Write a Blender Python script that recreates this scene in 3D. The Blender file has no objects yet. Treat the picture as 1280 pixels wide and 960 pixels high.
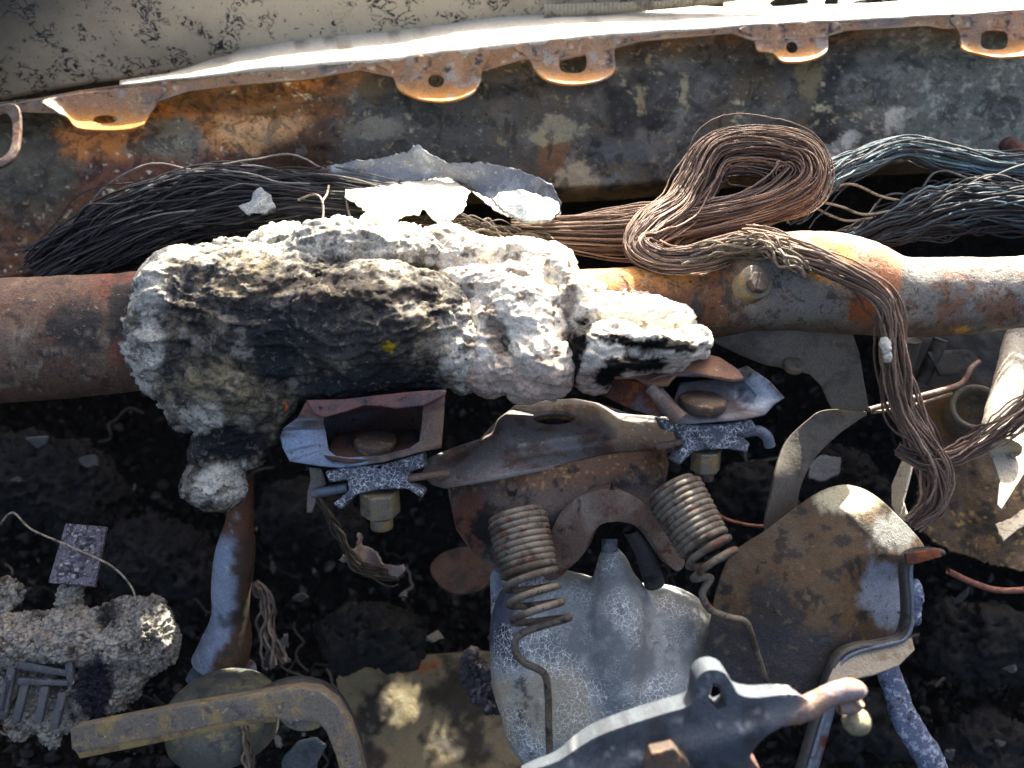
import bpy, bmesh, math, random
import numpy as np
from mathutils import Vector, Matrix
from mathutils.geometry import delaunay_2d_cdt

random.seed(7)
RNG = np.random.default_rng(11)
SC = bpy.context.scene
COL = SC.collection

# ------------------------------------------------------------------ camera
F = 985.0                                    # focal length in photo pixels (1280 wide)
PITCH = math.radians(35)
CAM = np.array([0.0, 0.0, 1.25])
AX = np.array([1.0, 0, 0])
AU = np.array([0, math.sin(PITCH), math.cos(PITCH)])
AF = np.array([0, math.cos(PITCH), -math.sin(PITCH)])
cd = bpy.data.cameras.new('camera')
cam = bpy.data.objects.new('camera', cd); COL.objects.link(cam)
cam.location = CAM; cam.rotation_euler = (math.pi / 2 - PITCH, 0, 0)
cd.sensor_width = 36; cd.lens = 36 * F / 1280
cd.clip_start = .01; cd.clip_end = 200
cd.dof.use_dof = True; cd.dof.focus_distance = .62; cd.dof.aperture_fstop = 5.0
SC.camera = cam

# ------------------------------------------------------------------ light
SUNC = np.array([.30, .94, -.21]); SUNC /= np.linalg.norm(SUNC)      # right, up, towards the viewer
TO_SUN = AX * SUNC[0] + AU * SUNC[1] - AF * SUNC[2]
sl = bpy.data.lights.new('sun', 'SUN'); sl.energy = 5.0; sl.angle = math.radians(.5); sl.color = (1, .955, .84)
so = bpy.data.objects.new('sun', sl); COL.objects.link(so)
so.location = (0, 2, 4)
so.rotation_euler = Vector(-TO_SUN).to_track_quat('-Z', 'Y').to_euler()
wd = bpy.data.worlds.new('World'); SC.world = wd; wd.use_nodes = True
nt = wd.node_tree
sky = nt.nodes.new('ShaderNodeTexSky'); sky.sky_type = 'NISHITA'; sky.sun_disc = False
sky.sun_elevation = math.asin(TO_SUN[2]); sky.sun_rotation = math.atan2(TO_SUN[0], TO_SUN[1])
bg = nt.nodes['Background']; bg.inputs[1].default_value = .11
sky.dust_density = 8.0; sky.ozone_density = .0; sky.air_density = .7
nt.links.new(sky.outputs[0], bg.inputs[0])
SC.view_settings.view_transform = 'Standard'; SC.view_settings.look = 'None'
SC.view_settings.exposure = 2.35; SC.view_settings.gamma = 1
SC.view_settings.use_curve_mapping = False

# ------------------------------------------------------------------ helpers: points and noise
def W(x, y, w):
    """a photo direction (x, y) at the real distance w (m) in front of the camera -> world"""
    x = np.asarray(x, float); y = np.asarray(y, float); w = np.asarray(w, float)
    return CAM + ((x - 640) / F * w)[..., None] * AX + ((480 - y) / F * w)[..., None] * AU + w[..., None] * AF
def WP(pts):
    a = np.asarray(pts, float); return W(a[:, 0], a[:, 1], a[:, 2])
def proj(P):
    d = P - CAM; w = d @ AF
    return 640 + F * (d @ AX) / w, 480 - F * (d @ AU) / w, w
def _h(ix, iy, iz, s):
    n = (ix * 374761393 + iy * 668265263 + iz * 1274126177 + s * 974711) & 0xffffffff
    n = ((n ^ (n >> 13)) * 1274126177) & 0xffffffff
    n = (n ^ (n >> 16)) & 0xffffff
    return n / float(0xffffff)
def vn(P, s=0):
    i = np.floor(P).astype(np.int64); f = P - i; u = f * f * (3 - 2 * f)
    r = 0
    for dx in (0, 1):
        for dy in (0, 1):
            for dz in (0, 1):
                wt = (u[:, 0] if dx else 1 - u[:, 0]) * (u[:, 1] if dy else 1 - u[:, 1]) * (u[:, 2] if dz else 1 - u[:, 2])
                r = r + wt * _h(i[:, 0] + dx, i[:, 1] + dy, i[:, 2] + dz, s)
    return r * 2 - 1
def fbm(P, sc, o=4, s=0, g=.6):
    r = 0; a = 1; t = 0
    for k in range(o):
        r = r + a * vn(P * sc * (2.03 ** k) + 17.3 * k + 3.1 * s, s + k); t += a; a *= g
    return r / t
def ss(a, b, x):
    t = np.clip((x - a) / (b - a), 0, 1); return t * t * (3 - 2 * t)
def blob2(x, y, cx, cy, rx, ry, rot=0):
    c, s = math.cos(rot), math.sin(rot); dx, dy = x - cx, y - cy
    return np.sqrt(((dx * c + dy * s) / rx) ** 2 + ((-dx * s + dy * c) / ry) ** 2)
def mixc(c, col, m):
    m = np.clip(m, 0, 1)[:, None]; return c * (1 - m) + np.asarray(col) * m
def cr(pts, n, closed=False):
    """Catmull-Rom through pts, n samples"""
    p = np.asarray(pts, float); k = len(p)
    t = np.linspace(0, k if closed else k - 1, n, endpoint=not closed)
    i = np.minimum(np.floor(t).astype(int), (k - 1) if closed else k - 2); f = (t - i)[:, None]
    if closed: a, b, c, d = p[(i - 1) % k], p[i % k], p[(i + 1) % k], p[(i + 2) % k]
    else:
        a, b, c, d = p[np.maximum(i - 1, 0)], p[i], p[i + 1], p[np.minimum(i + 2, k - 1)]
    return .5 * (2 * b + (c - a) * f + (2 * a - 5 * b + 4 * c - d) * f ** 2 + (3 * b - a - 3 * c + d) * f ** 3)
def lin(pts, n, closed=False):
    p = np.asarray(pts, float)
    if closed: p = np.vstack([p, p[:1]])
    L = np.concatenate([[0], np.cumsum(np.linalg.norm(np.diff(p, axis=0), axis=1))])
    t = np.linspace(0, L[-1], n, endpoint=not closed)
    return np.stack([np.interp(t, L, p[:, k]) for k in range(p.shape[1])], 1)

# ------------------------------------------------------------------ helpers: materials
def s2l(*c):
    r = []
    for v in c:
        v /= 255.0; r.append(v / 12.92 if v <= .04045 else ((v + .055) / 1.055) ** 2.4)
    return tuple(r)
MATS = {}
def M(name, base=(.1, .1, .1), attr=False, layers=(), rough=.7, metal=0., bump=(), crack=None, grain=.25, gscale=700, spec=.5):
    m = bpy.data.materials.new(name); m.use_nodes = True; MATS[name] = m
    n = m.node_tree.nodes; l = m.node_tree.links
    b = n['Principled BSDF']; tc = n.new('ShaderNodeNewGeometry'); co = tc.outputs['Position']
    def noise(sc, det=5, dist=0., rgh=.6):
        t = n.new('ShaderNodeTexNoise'); t.inputs['Scale'].default_value = sc; t.inputs['Detail'].default_value = det
        t.inputs['Distortion'].default_value = dist; t.inputs['Roughness'].default_value = rgh
        l.new(co, t.inputs['Vector']); return t.outputs['Fac']
    def rng(f, lo, hi, a=0., c=1.):
        t = n.new('ShaderNodeMapRange'); t.interpolation_type = 'SMOOTHSTEP'
        for k, v in zip((1, 2, 3, 4), (lo, hi, a, c)): t.inputs[k].default_value = v
        l.new(f, t.inputs[0]); return t.outputs[0]
    def mix(f, a, c, mode='MIX'):
        t = n.new('ShaderNodeMix'); t.data_type = 'RGBA'; t.blend_type = mode
        l.new(f, t.inputs[0]) if not isinstance(f, float) else setattr(t.inputs[0], 'default_value', f)
        for i, v in ((6, a), (7, c)):
            if isinstance(v, tuple): t.inputs[i].default_value = (*v, 1)
            else: l.new(v, t.inputs[i])
        return t.outputs[2]
    if attr:
        a = n.new('ShaderNodeAttribute'); a.attribute_name = 'Col'; c = a.outputs['Color']
    else:
        r = n.new('ShaderNodeRGB'); r.outputs[0].default_value = (*base, 1); c = r.outputs[0]
    for ly in layers:
        col, sc, lo, hi = ly[:4]; dist = ly[4] if len(ly) > 4 else .3
        c = mix(rng(noise(sc, 7, dist, .65), lo, hi, 0., ly[5] if len(ly) > 5 else 1.), c, col)
    if grain:
        g = rng(noise(gscale, 4, 0, .7), .3, .7, 1 - grain, 1 + grain)
        cc = n.new('ShaderNodeCombineColor'); [l.new(g, cc.inputs[i]) for i in range(3)]
        c = mix(1.0, c, cc.outputs[0], 'MULTIPLY')
    if crack:
        col, sc, wid, msc, lo, hi = crack
        dv = n.new('ShaderNodeTexNoise'); dv.inputs['Scale'].default_value = sc * .8; dv.inputs['Detail'].default_value = 5; l.new(co, dv.inputs['Vector'])
        mm = n.new('ShaderNodeVectorMath'); mm.operation = 'MULTIPLY_ADD'; l.new(dv.outputs['Color'], mm.inputs[0]); mm.inputs[1].default_value = (1.7 / sc,) * 3; l.new(co, mm.inputs[2])
        tot = None
        for k in (1., 2.1):
            v = n.new('ShaderNodeTexVoronoi'); v.feature = 'DISTANCE_TO_EDGE'; v.inputs['Scale'].default_value = sc * k; l.new(mm.outputs[0], v.inputs['Vector'])
            f = rng(v.outputs['Distance'], wid * (.6 if k > 1 else 1), 0.0)
            t = n.new('ShaderNodeMath'); t.operation = 'MULTIPLY'; l.new(f, t.inputs[0]); l.new(rng(noise(msc * k, 3), lo + (.06 if k > 1 else 0), hi + (.06 if k > 1 else 0)), t.inputs[1])
            if tot is None: tot = t.outputs[0]
            else:
                q = n.new('ShaderNodeMath'); q.operation = 'MAXIMUM'; l.new(tot, q.inputs[0]); l.new(t.outputs[0], q.inputs[1]); tot = q.outputs[0]
        c = mix(tot, c, col)
    c = mix(1.0, c, (1.03, 1.01, .90), 'MULTIPLY')
    l.new(c, b.inputs['Base Color'])
    b.inputs['Metallic'].default_value = metal
    b.inputs['Specular IOR Level'].default_value = spec
    l.new(rng(noise(60, 5), .3, .7, max(.1, rough - .15), min(1, rough + .15)), b.inputs['Roughness'])
    prev = None
    for sc, d in bump:
        bp = n.new('ShaderNodeBump'); bp.inputs['Strength'].default_value = 1; bp.inputs['Distance'].default_value = d
        l.new(noise(sc, 6, .2, .65), bp.inputs['Height'])
        if prev is not None: l.new(prev, bp.inputs['Normal'])
        prev = bp.outputs[0]
    if prev is not None: l.new(prev, b.inputs['Normal'])
    return m

RUST = s2l(128, 70, 40); RUSTD = s2l(84, 46, 32); RUSTO = s2l(190, 118, 48); STEEL = s2l(104, 108, 120); SOOT = s2l(24, 22, 22)
M('soot', (.008, .0075, .007), layers=[((.022, .020, .018), 40, .55, .70), ((.08, .075, .07), 300, .68, .72)], rough=.8, bump=[(60, .012), (300, .003)], spec=.3)
M('debris', attr=True, rough=.75, bump=[(200, .002)], spec=.4)
M('painted_metal', attr=True, layers=[(s2l(40, 36, 34), 240, .62, .68, .8), (s2l(176, 166, 146), 420, .69, .73, .5)], rough=.6, metal=.0, bump=[(120, .0012), (700, .0006)], spec=.35)
M('cowl_skin', attr=True, rough=.55, spec=.4, bump=[(120, .0012), (700, .0006)], layers=[(s2l(38, 36, 38), 34, .55, .57, .7, .55), (s2l(118, 112, 108), 40, .60, .615, .6, .55), (s2l(164, 148, 118), 70, .63, .64, .9, .75), (s2l(44, 38, 34), 240, .62, .66, .8, .8), (s2l(190, 180, 158), 330, .655, .68, .5, .8)])
M('beam_skin', attr=True, rough=.65, spec=.35, bump=[(90, .002), (330, .0012), (1000, .0005)], layers=[(s2l(92, 62, 46), 60, .575, .60, .9, .6), (s2l(56, 50, 47), 95, .59, .61, .9, .7), (s2l(150, 138, 122), 170, .625, .645, .7, .6), (s2l(38, 34, 32), 330, .62, .65, .6, .8)])
M('painted_steel', attr=True, layers=[(s2l(46, 42, 42), 260, .61, .68, .8), (s2l(160, 160, 164), 420, .68, .72, .5)], rough=.7, metal=.1, bump=[(150, .001), (900, .0005)])
M('ash', attr=True, rough=.95, bump=[(260, .0014), (1000, .0008)], spec=.1, grain=.3)
M('char_ash', attr=True, rough=.92, spec=.15, grain=.3, bump=[(200, .0012), (600, .001), (1400, .0006)], layers=[(s2l(42, 42, 47), 80, .55, .585, .9, .6), (s2l(122, 114, 104), 120, .585, .62, .9, .5), (s2l(166, 160, 154), 200, .62, .65, .7, .4), (s2l(26, 26, 28), 330, .60, .64, .6, .75)])
M('panel', attr=True, rough=.55, bump=[(30, .001)], spec=.4, grain=.08)
M('wire', attr=True, rough=.78, metal=.0, bump=[(900, .0004)], grain=.35)
M('blue_steel', s2l(96, 106, 124), layers=[(RUSTD, 45, .52, .68), (SOOT, 70, .58, .72), (s2l(150, 156, 166), 120, .62, .75)], rough=.55, metal=.35, bump=[(160, .0008), (900, .0004)])
M('rust_steel', RUSTD, layers=[(s2l(96, 84, 84), 35, .48, .6), (RUST, 60, .52, .66), (SOOT, 50, .57, .7), (s2l(150, 126, 96), 220, .64, .74)], rough=.75, metal=.1, bump=[(160, .0015), (800, .0006)])
M('brown_steel', s2l(108, 90, 82), layers=[(s2l(132, 118, 110), 40, .5, .65), (RUSTD, 60, .52, .66), (SOOT, 50, .6, .75)], rough=.7, metal=.15, bump=[(160, .001), (800, .0005)])
M('spring_steel', s2l(98, 92, 85), layers=[(s2l(66, 58, 52), 60, .48, .6), (RUSTD, 110, .55, .64), (s2l(36, 32, 30), 180, .58, .64)], rough=.65, metal=.15, bump=[(700, .0004)])
M('crazed_pad', s2l(62, 68, 84), layers=[(s2l(34, 36, 46), 70, .5, .62)], rough=.6, bump=[(400, .0008)], crack=(s2l(206, 212, 222), 280, .055, 110, .38, .54))
M('cast_metal', attr=True, layers=[(s2l(110, 112, 116), 45, .57, .68, .8, .45), (s2l(86, 80, 74), 260, .65, .69, .6, .6)], rough=.75, metal=.0, bump=[(300, .0005), (1200, .0004)], crack=(s2l(240, 243, 246), 250, .055, 22, .45, .6), grain=.15)
M('zinc_nut', s2l(112, 106, 92), layers=[(s2l(140, 112, 70), 120, .52, .62), (s2l(88, 86, 84), 90, .52, .64)], rough=.6, metal=.3, bump=[(500, .0006)])
M('bolt_rust', s2l(76, 64, 58), layers=[(s2l(132, 100, 70), 150, .54, .66), (SOOT, 100, .58, .7)], rough=.7, metal=.2, bump=[(500, .0008)])
M('yellow_bar', s2l(104, 98, 92), layers=[(s2l(132, 116, 82), 45, .46, .62), (s2l(82, 76, 82), 110, .56, .64), (s2l(146, 136, 104), 210, .6, .66)], rough=.65, metal=.2, bump=[(250, .0008)])
M('dark_steel', s2l(58, 58, 60), layers=[(SOOT, 40, .5, .64), (s2l(86, 78, 68), 90, .58, .7)], rough=.6, metal=.2, bump=[(200, .001)])
M('rust_dark', s2l(72, 50, 42), layers=[(s2l(40, 34, 32), 40, .46, .6)], rough=.75, bump=[(200, .001)])
M('yellow_under', s2l(150, 128, 86), layers=[(s2l(112, 98, 76), 60, .5, .62)], rough=.7, bump=[(300, .0006)])
M('glass_shard', s2l(126, 134, 142), layers=[(s2l(120, 126, 132), 150, .5, .62)], rough=.35, bump=[(300, .0008)], crack=(s2l(200, 204, 208), 200, .05, 60, .4, .5))
M('white_crust', s2l(200, 196, 188), layers=[(s2l(150, 140, 124), 90, .55, .68)], rough=.9, bump=[(500, .0012)])
M('blue_crust', s2l(96, 108, 140), layers=[(s2l(170, 180, 204), 160, .5, .6), (s2l(52, 54, 64), 120, .54, .64)], rough=.85, bump=[(300, .0025), (900, .001)])
M('circuit', s2l(104, 98, 112), layers=[(s2l(60, 56, 64), 200, .48, .56), (s2l(170, 166, 174), 320, .56, .64)], rough=.7, bump=[(500, .001)])

# ------------------------------------------------------------------ helpers: objects
def thing(name, label, cat, at, group=None):
    o = bpy.data.objects.new(name, None); COL.objects.link(o)
    o.empty_display_size = .02
    o.location = W(*[np.float64(v) for v in at]); o['label'] = label; o['category'] = cat
    if group: o['group'] = group
    return o
def tag(o, label, cat, group=None):
    o['label'] = label; o['category'] = cat
    if group: o['group'] = group
    return o
def wloc(o):
    p = np.array(o.location)
    if o.parent: p = p + wloc(o.parent)
    return p
def mesh(name, V, faces, mat, parent=None, smooth=True, paint=None, flip=None, col=None):
    V = np.asarray(V, float); c = V.mean(0)
    me = bpy.data.meshes.new(name)
    if isinstance(faces, np.ndarray):
        nf, k = faces.shape
        me.vertices.add(len(V)); me.vertices.foreach_set('co', (V - c).ravel())
        me.loops.add(nf * k); me.loops.foreach_set('vertex_index', faces.ravel().astype(np.int32))
        me.polygons.add(nf); me.polygons.foreach_set('loop_start', np.arange(0, nf * k, k, dtype=np.int32))
        me.update(calc_edges=True)
    else:
        me.from_pydata([tuple(v) for v in (V - c)], [], faces)
    me.validate()
    if smooth: me.polygons.foreach_set('use_smooth', np.ones(len(me.polygons), bool))
    if paint is not None:
        x, y, w = proj(V)
        x = x + 9 * fbm(V, 90, 4, 301, .65) + 5 * fbm(V, 420, 3, 303, .7); y = y + 9 * fbm(V, 90, 4, 302, .65) + 5 * fbm(V, 420, 3, 304, .7)
        col = paint(x, y, V)
    if col is not None:
        at = me.attributes.new('Col', 'FLOAT_COLOR', 'POINT')
        at.data.foreach_set('color', np.hstack([np.clip(col, 0, 1), np.ones((len(V), 1))]).astype(np.float32).ravel())
    me.materials.append(MATS[mat])
    o = bpy.data.objects.new(name, me); COL.objects.link(o)
    if parent is not None:
        o.parent = parent; o.location = c - wloc(parent)
    else: o.location = c
    return o
def gridfaces(nu, nv, cu=False, cv=False, off=0):
    i = np.arange(nu if cu else nu - 1); j = np.arange(nv if cv else nv - 1)
    I, J = np.meshgrid(i, j, indexing='ij'); I2 = (I + 1) % nu; J2 = (J + 1) % nv
    return np.stack([I * nv + J, I2 * nv + J, I2 * nv + J2, I * nv + J2], -1).reshape(-1, 4) + off
def solid(o, t, bev=.0006, off=-1):
    m = o.modifiers.new('thickness', 'SOLIDIFY'); m.thickness = t; m.offset = off; m.use_even_offset = False
    if bev:
        b = o.modifiers.new('edge', 'BEVEL'); b.width = bev; b.segments = 2; b.limit_method = 'ANGLE'; b.angle_limit = math.radians(50)
    return o
def inside(px, py, poly):
    r = np.zeros(len(px), bool); j = len(poly) - 1
    for i in range(len(poly)):
        xi, yi = poly[i]; xj, yj = poly[j]
        c = ((yi > py) != (yj > py))
        with np.errstate(divide='ignore', invalid='ignore'):
            r ^= c & (px < (xj - xi) * (py - yi) / (yj - yi + 1e-12) + xi)
        j = i
    return r
def ellipse(cx, cy, rx, ry, n=24, p=2.0):
    t = np.linspace(0, 2 * math.pi, n, endpoint=False); c, s = np.cos(t), np.sin(t)
    return np.stack([cx + rx * np.sign(c) * abs(c) ** (2 / p), cy + ry * np.sign(s) * abs(s) ** (2 / p)], 1)
def plate(name, outline, wf, thick, mat, parent=None, holes=(), step=8, smooth_outline=0, bev=.0006, paint=None, rough=0, col=None, jag=0):
    """sheet metal cut to an outline, bent through depth by wf(x, y), with real thickness"""
    ol = np.asarray(outline, float)
    if smooth_outline: ol = cr(ol, smooth_outline, True)
    if jag:
        ol = lin(ol, max(30, int(np.ptp(ol, 0).sum() * 2 / 4)), True); ol = ol + RNG.normal(0, jag, ol.shape)
    loops = [ol] + [np.asarray(h, float) for h in holes]
    pts = []; edges = []
    for L in loops:
        b = len(pts); pts += [tuple(p) for p in L]; edges += [(b + i, b + (i + 1) % len(L)) for i in range(len(L))]
    lo, hi = ol.min(0), ol.max(0)
    gx, gy = np.meshgrid(np.arange(lo[0] + step * .5, hi[0], step), np.arange(lo[1] + step * .5, hi[1], step))
    gx = gx.ravel() + RNG.uniform(-.2, .2, gx.size) * step; gy = gy.ravel() + RNG.uniform(-.2, .2, gy.size) * step
    keep = inside(gx, gy, ol)
    for h in loops[1:]: keep &= ~inside(gx, gy, h)
    d = np.full(gx.shape, 1e9)
    for L in loops:
        LL = lin(L, max(len(L), int(np.ptp(L, 0).sum() * 2 / max(step * .4, 1))), True)
        d = np.minimum(d, np.sqrt(((gx[:, None] - LL[None, :, 0]) ** 2 + (gy[:, None] - LL[None, :, 1]) ** 2).min(1)))
    keep &= d > step * .45
    pts += list(zip(gx[keep], gy[keep]))
    v, e, f, *_ = delaunay_2d_cdt([Vector(p) for p in pts], edges, [], 0, 1e-4)
    v = np.array([tuple(p) for p in v]); f = np.array([list(t) for t in f if len(t) == 3])
    c = v[f].mean(1); k = inside(c[:, 0], c[:, 1], ol)
    for h in loops[1:]: k &= ~inside(c[:, 0], c[:, 1], h)
    f = f[k]
    a, b_, c_ = v[f[:, 0]], v[f[:, 1]], v[f[:, 2]]
    cr_ = (b_[:, 0] - a[:, 0]) * (c_[:, 1] - a[:, 1]) - (b_[:, 1] - a[:, 1]) * (c_[:, 0] - a[:, 0])
    f[cr_ > 0] = f[cr_ > 0][:, ::-1]                 # faces look at the viewer (photo y points down)
    w = wf(v[:, 0], v[:, 1]) if callable(wf) else np.full(len(v), float(wf))
    P = W(v[:, 0], v[:, 1], w)
    if rough: P = P - AF * (fbm(P, 60, 3, 5) * rough)[:, None]
    if col is not None: col = np.tile(np.asarray(col, float), (len(P), 1))
    o = mesh(name, P, f, mat, parent, paint=paint, col=col)
    if thick: solid(o, thick, bev)
    return o
def rings(name, R, mat, parent=None, paint=None, cap0=False, cap1=False, closed=True, flip=False, smooth=True, col=None):
    """loft closed rings (each an (n,3) array of world points)"""
    n = len(R[0]); V = np.vstack(R); f = [list(q) for q in gridfaces(len(R), n, False, closed)]
    if cap0: f.append(list(range(n)))
    if cap1: f.append([(len(R) - 1) * n + i for i in range(n)][::-1])
    if flip: f = [q[::-1] for q in f]
    o = mesh(name, V, f, mat, parent, paint=paint, col=col, smooth=smooth)
    return o
def recalc(o):
    bm = bmesh.new(); bm.from_mesh(o.data); bmesh.ops.recalc_face_normals(bm, faces=bm.faces); bm.to_mesh(o.data); bm.free(); return o
def sharp(o, ang=40):
    m = o.modifiers.new('edge', 'BEVEL'); m.width = .0008; m.segments = 2; m.limit_method = 'ANGLE'; m.angle_limit = math.radians(ang); return o
def frame(path):
    """parallel transport frames"""
    T = np.gradient(path, axis=0); T /= np.linalg.norm(T, axis=1)[:, None] + 1e-12
    a = np.array([0, 0, 1.]) if abs(T[0][2]) < .9 else np.array([1., 0, 0])
    N = np.zeros_like(T); N[0] = a - T[0] * (a @ T[0]); N[0] /= np.linalg.norm(N[0])
    for i in range(1, len(T)):
        v = N[i - 1] - T[i] * (N[i - 1] @ T[i]); N[i] = v / (np.linalg.norm(v) + 1e-12)
    return T, N, np.cross(T, N)
def sweep(path, rad, k=12, flat=1., N0=None):
    T, N, B = frame(path)
    if N0 is not None:
        N = N0 - T * (T @ N0)[:, None]; N /= np.linalg.norm(N, axis=1)[:, None]; B = np.cross(T, N)
    t = np.linspace(0, 2 * math.pi, k, endpoint=False)
    r = np.broadcast_to(np.asarray(rad, float), (len(path),))
    return path[:, None, :] + r[:, None, None] * (np.cos(t)[None, :, None] * N[:, None, :] * flat + np.sin(t)[None, :, None] * B[:, None, :])
def tube(name, pts, rad_px, mat, parent=None, n=60, k=14, flat=1., N0=None, paint=None, smoothpath=True, bumpy=0, bsc=60, col=None, hollow=False):
    """tube along photo points (x, y, w[, radius in photo px])"""
    p = np.asarray(pts, float); p = cr(p, n) if smoothpath else lin(p, n)
    path = W(p[:, 0], p[:, 1], p[:, 2]); r = (p[:, 3] if p.shape[1] > 3 else np.full(n, float(rad_px))) * p[:, 2] / F
    S = sweep(path, r, k, flat, N0); V = S.reshape(-1, 3)
    if bumpy:
        nr = (S - path[:, None, :]).reshape(-1, 3); nr /= np.linalg.norm(nr, axis=1)[:, None] + 1e-9
        V = V + nr * (fbm(V, bsc, 4, 3) * bumpy)[:, None]
    f = [list(q)[::-1] for q in gridfaces(n, k, False, True)]
    if not hollow: f += [list(range(k)), [(n - 1) * k + i for i in range(k)][::-1]]
    if col is not None: col = np.tile(np.asarray(col, float), (len(V), 1))
    return mesh(name, V, f, mat, parent, paint=paint, col=col)
def prism(name, c, axis, r, h, n, mat, parent=None, rot=0, bev=.0008, smooth=False):
    """n-sided prism centred on world point c, along axis (world)"""
    a = np.asarray(axis, float); a /= np.linalg.norm(a); u = np.cross(a, [.13, .2, .9]); u /= np.linalg.norm(u); v = np.cross(a, u)
    t = np.linspace(0, 2 * math.pi, n, endpoint=False) + rot
    ring = np.cos(t)[:, None] * u + np.sin(t)[:, None] * v
    R = [c - a * h / 2 + ring * r, c + a * h / 2 + ring * r]
    o = recalc(rings(name, R, mat, parent, cap0=True, cap1=True, smooth=smooth))
    m = o.modifiers.new('edge', 'BEVEL'); m.width = bev; m.segments = 2; m.limit_method = 'ANGLE'; m.angle_limit = math.radians(25)
    return o
def blobmesh(parts, vox, smooth_it=0, dw=0.):
    """union of ellipsoids (x,y,w, rx,ry,rz px, tilt) grown into one skin -> V, F(quads), N"""
    bm = bmesh.new()
    for q in parts:
        x, y, w, rx, ry, rz = q[:6]; w += dw; tilt = q[6] if len(q) > 6 else 0
        s = w / F
        R = np.stack([AX * math.cos(tilt) - AU * math.sin(tilt), AX * math.sin(tilt) + AU * math.cos(tilt), -AF], 1)
        Mx = np.eye(4); Mx[:3, :3] = R @ np.diag([rx * s, ry * s, rz * s]); Mx[:3, 3] = W(np.float64(x), np.float64(y), np.float64(w))
        bmesh.ops.create_icosphere(bm, subdivisions=4, radius=1, matrix=Matrix(Mx.tolist()))
    me = bpy.data.meshes.new('tmp'); bm.to_mesh(me); bm.free()
    o = bpy.data.objects.new('tmp', me); COL.objects.link(o)
    m = o.modifiers.new('r', 'REMESH'); m.mode = 'VOXEL'; m.voxel_size = vox
    if smooth_it:
        sm = o.modifiers.new('s', 'SMOOTH'); sm.iterations = smooth_it; sm.factor = .5
    dg = bpy.context.evaluated_depsgraph_get(); ev = o.evaluated_get(dg); e = ev.to_mesh()
    V = np.empty(len(e.vertices) * 3); e.vertices.foreach_get('co', V); V = V.reshape(-1, 3)
    f = np.array([list(p.vertices) for p in e.polygons if len(p.vertices) == 4])
    ev.to_mesh_clear(); bpy.data.objects.remove(o); bpy.data.meshes.remove(me)
    return V, f
def vnormals(V, f):
    n = np.cross(V[f[:, 2]] - V[f[:, 0]], V[f[:, 3]] - V[f[:, 1]]); N = np.zeros_like(V)
    for k in range(4): np.add.at(N, f[:, k], n)
    return N / (np.linalg.norm(N, axis=1)[:, None] + 1e-12)
def crusty(V, f, amps):
    """layers (scale 1/m, amplitude m, kind)"""
    for i, (sc, a, kind) in enumerate(amps):
        N = vnormals(V, f); d = fbm(V, sc, 3, 31 + i * 7)
        if kind == 'billow': d = 2 * abs(d) * 1.3 - .6
        if kind == 'ridge': d = .5 - abs(d) * 2.6
        if kind == 'fold': d = .5 - abs(fbm(V * np.array([1., 1.6, 2.6]) + .02 * fbm(V, 20, 2, 77)[:, None], sc, 3, 55 + i)) * 2.6
        if kind == 'pit': d = -ss(.28, .5, d)
        V = V + N * (a * d)[:, None]
    return V
def strands(name, ctr, count, spread_px, r_px, colf, parent=None, m=70, wob=.25, flat=(1, 1), seed=1, k=5, twist=2.0, mat='wire', stray=0.08, ends=0, kink=.28):
    """a bundle of thin wires following a centre line of photo points"""
    rg = np.random.default_rng(seed)
    c = cr(np.asarray(ctr, float), m); path = W(c[:, 0], c[:, 1], c[:, 2]); sp = (c[:, 3] if c.shape[1] > 3 else np.full(m, spread_px)) * c[:, 2] / F
    T, N, B = frame(path)
    B = np.cross(T, -AF); B /= np.linalg.norm(B, axis=1)[:, None] + 1e-9; N = np.cross(B, T)
    t = np.linspace(0, 1, m); VV = []; FF = []; CC = []; off = 0
    for s in range(count):
        rr = math.sqrt(rg.uniform(0, 1)); th = rg.uniform(0, 2 * math.pi); tw = rg.normal(0, twist)
        ph = rg.uniform(0, 6.28, 4); fr = rg.uniform(1.0, 5, 4)
        ang = th + tw * (t - .5) + .7 * wob * np.sin(fr[0] * .7 * t * 6.28 + ph[0])
        rad = rr * (1 + wob * np.sin(fr[1] * .8 * t * 6.28 + ph[1]) + .22 * wob * np.sin(fr[2] * 2 * t * 6.28 + ph[2]))
        if rg.uniform() < stray: rad = rad * rg.uniform(1.1, 1.5)
        a, b = 0, m
        if ends: a = int(rg.uniform(0, ends) * m); b = m - int(rg.uniform(0, ends) * m)
        p = path + sp[:, None] * (flat[0] * (rad * np.cos(ang))[:, None] * B + flat[1] * (rad * np.sin(ang))[:, None] * N)
        kk = np.cumsum(rg.normal(0, 1, (m, 3)), 0); kk -= np.linspace(0, 1, m)[:, None] * kk[-1]; kk = (kk - np.convolve(kk[:, 0] * 0 + 1, np.ones(9) / 9, 'same')[:, None] * np.stack([np.convolve(kk[:, q], np.ones(9) / 9, 'same') for q in range(3)], 1)); kk[:4] = 0; kk[-4:] = 0
        p = p + kk * (kink * c[:, 2] / F)[:, None]
        p = p[a:b]; w = c[a:b, 2]
        R = r_px * rg.uniform(.7, 1.25) * w / F
        S = sweep(p, R, k); VV.append(S.reshape(-1, 3)); FF.append(gridfaces(b - a, k, False, True, off)[:, ::-1]); off += (b - a) * k
        cc = np.asarray(colf(rg)); CC.append(np.tile(cc, ((b - a) * k, 1)))
    V = np.vstack(VV); C = np.vstack(CC)
    C = C * (1 + .5 * fbm(V, 120, 3, 9))[:, None]
    return mesh(name, V, np.vstack(FF), mat, parent, col=C)

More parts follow.
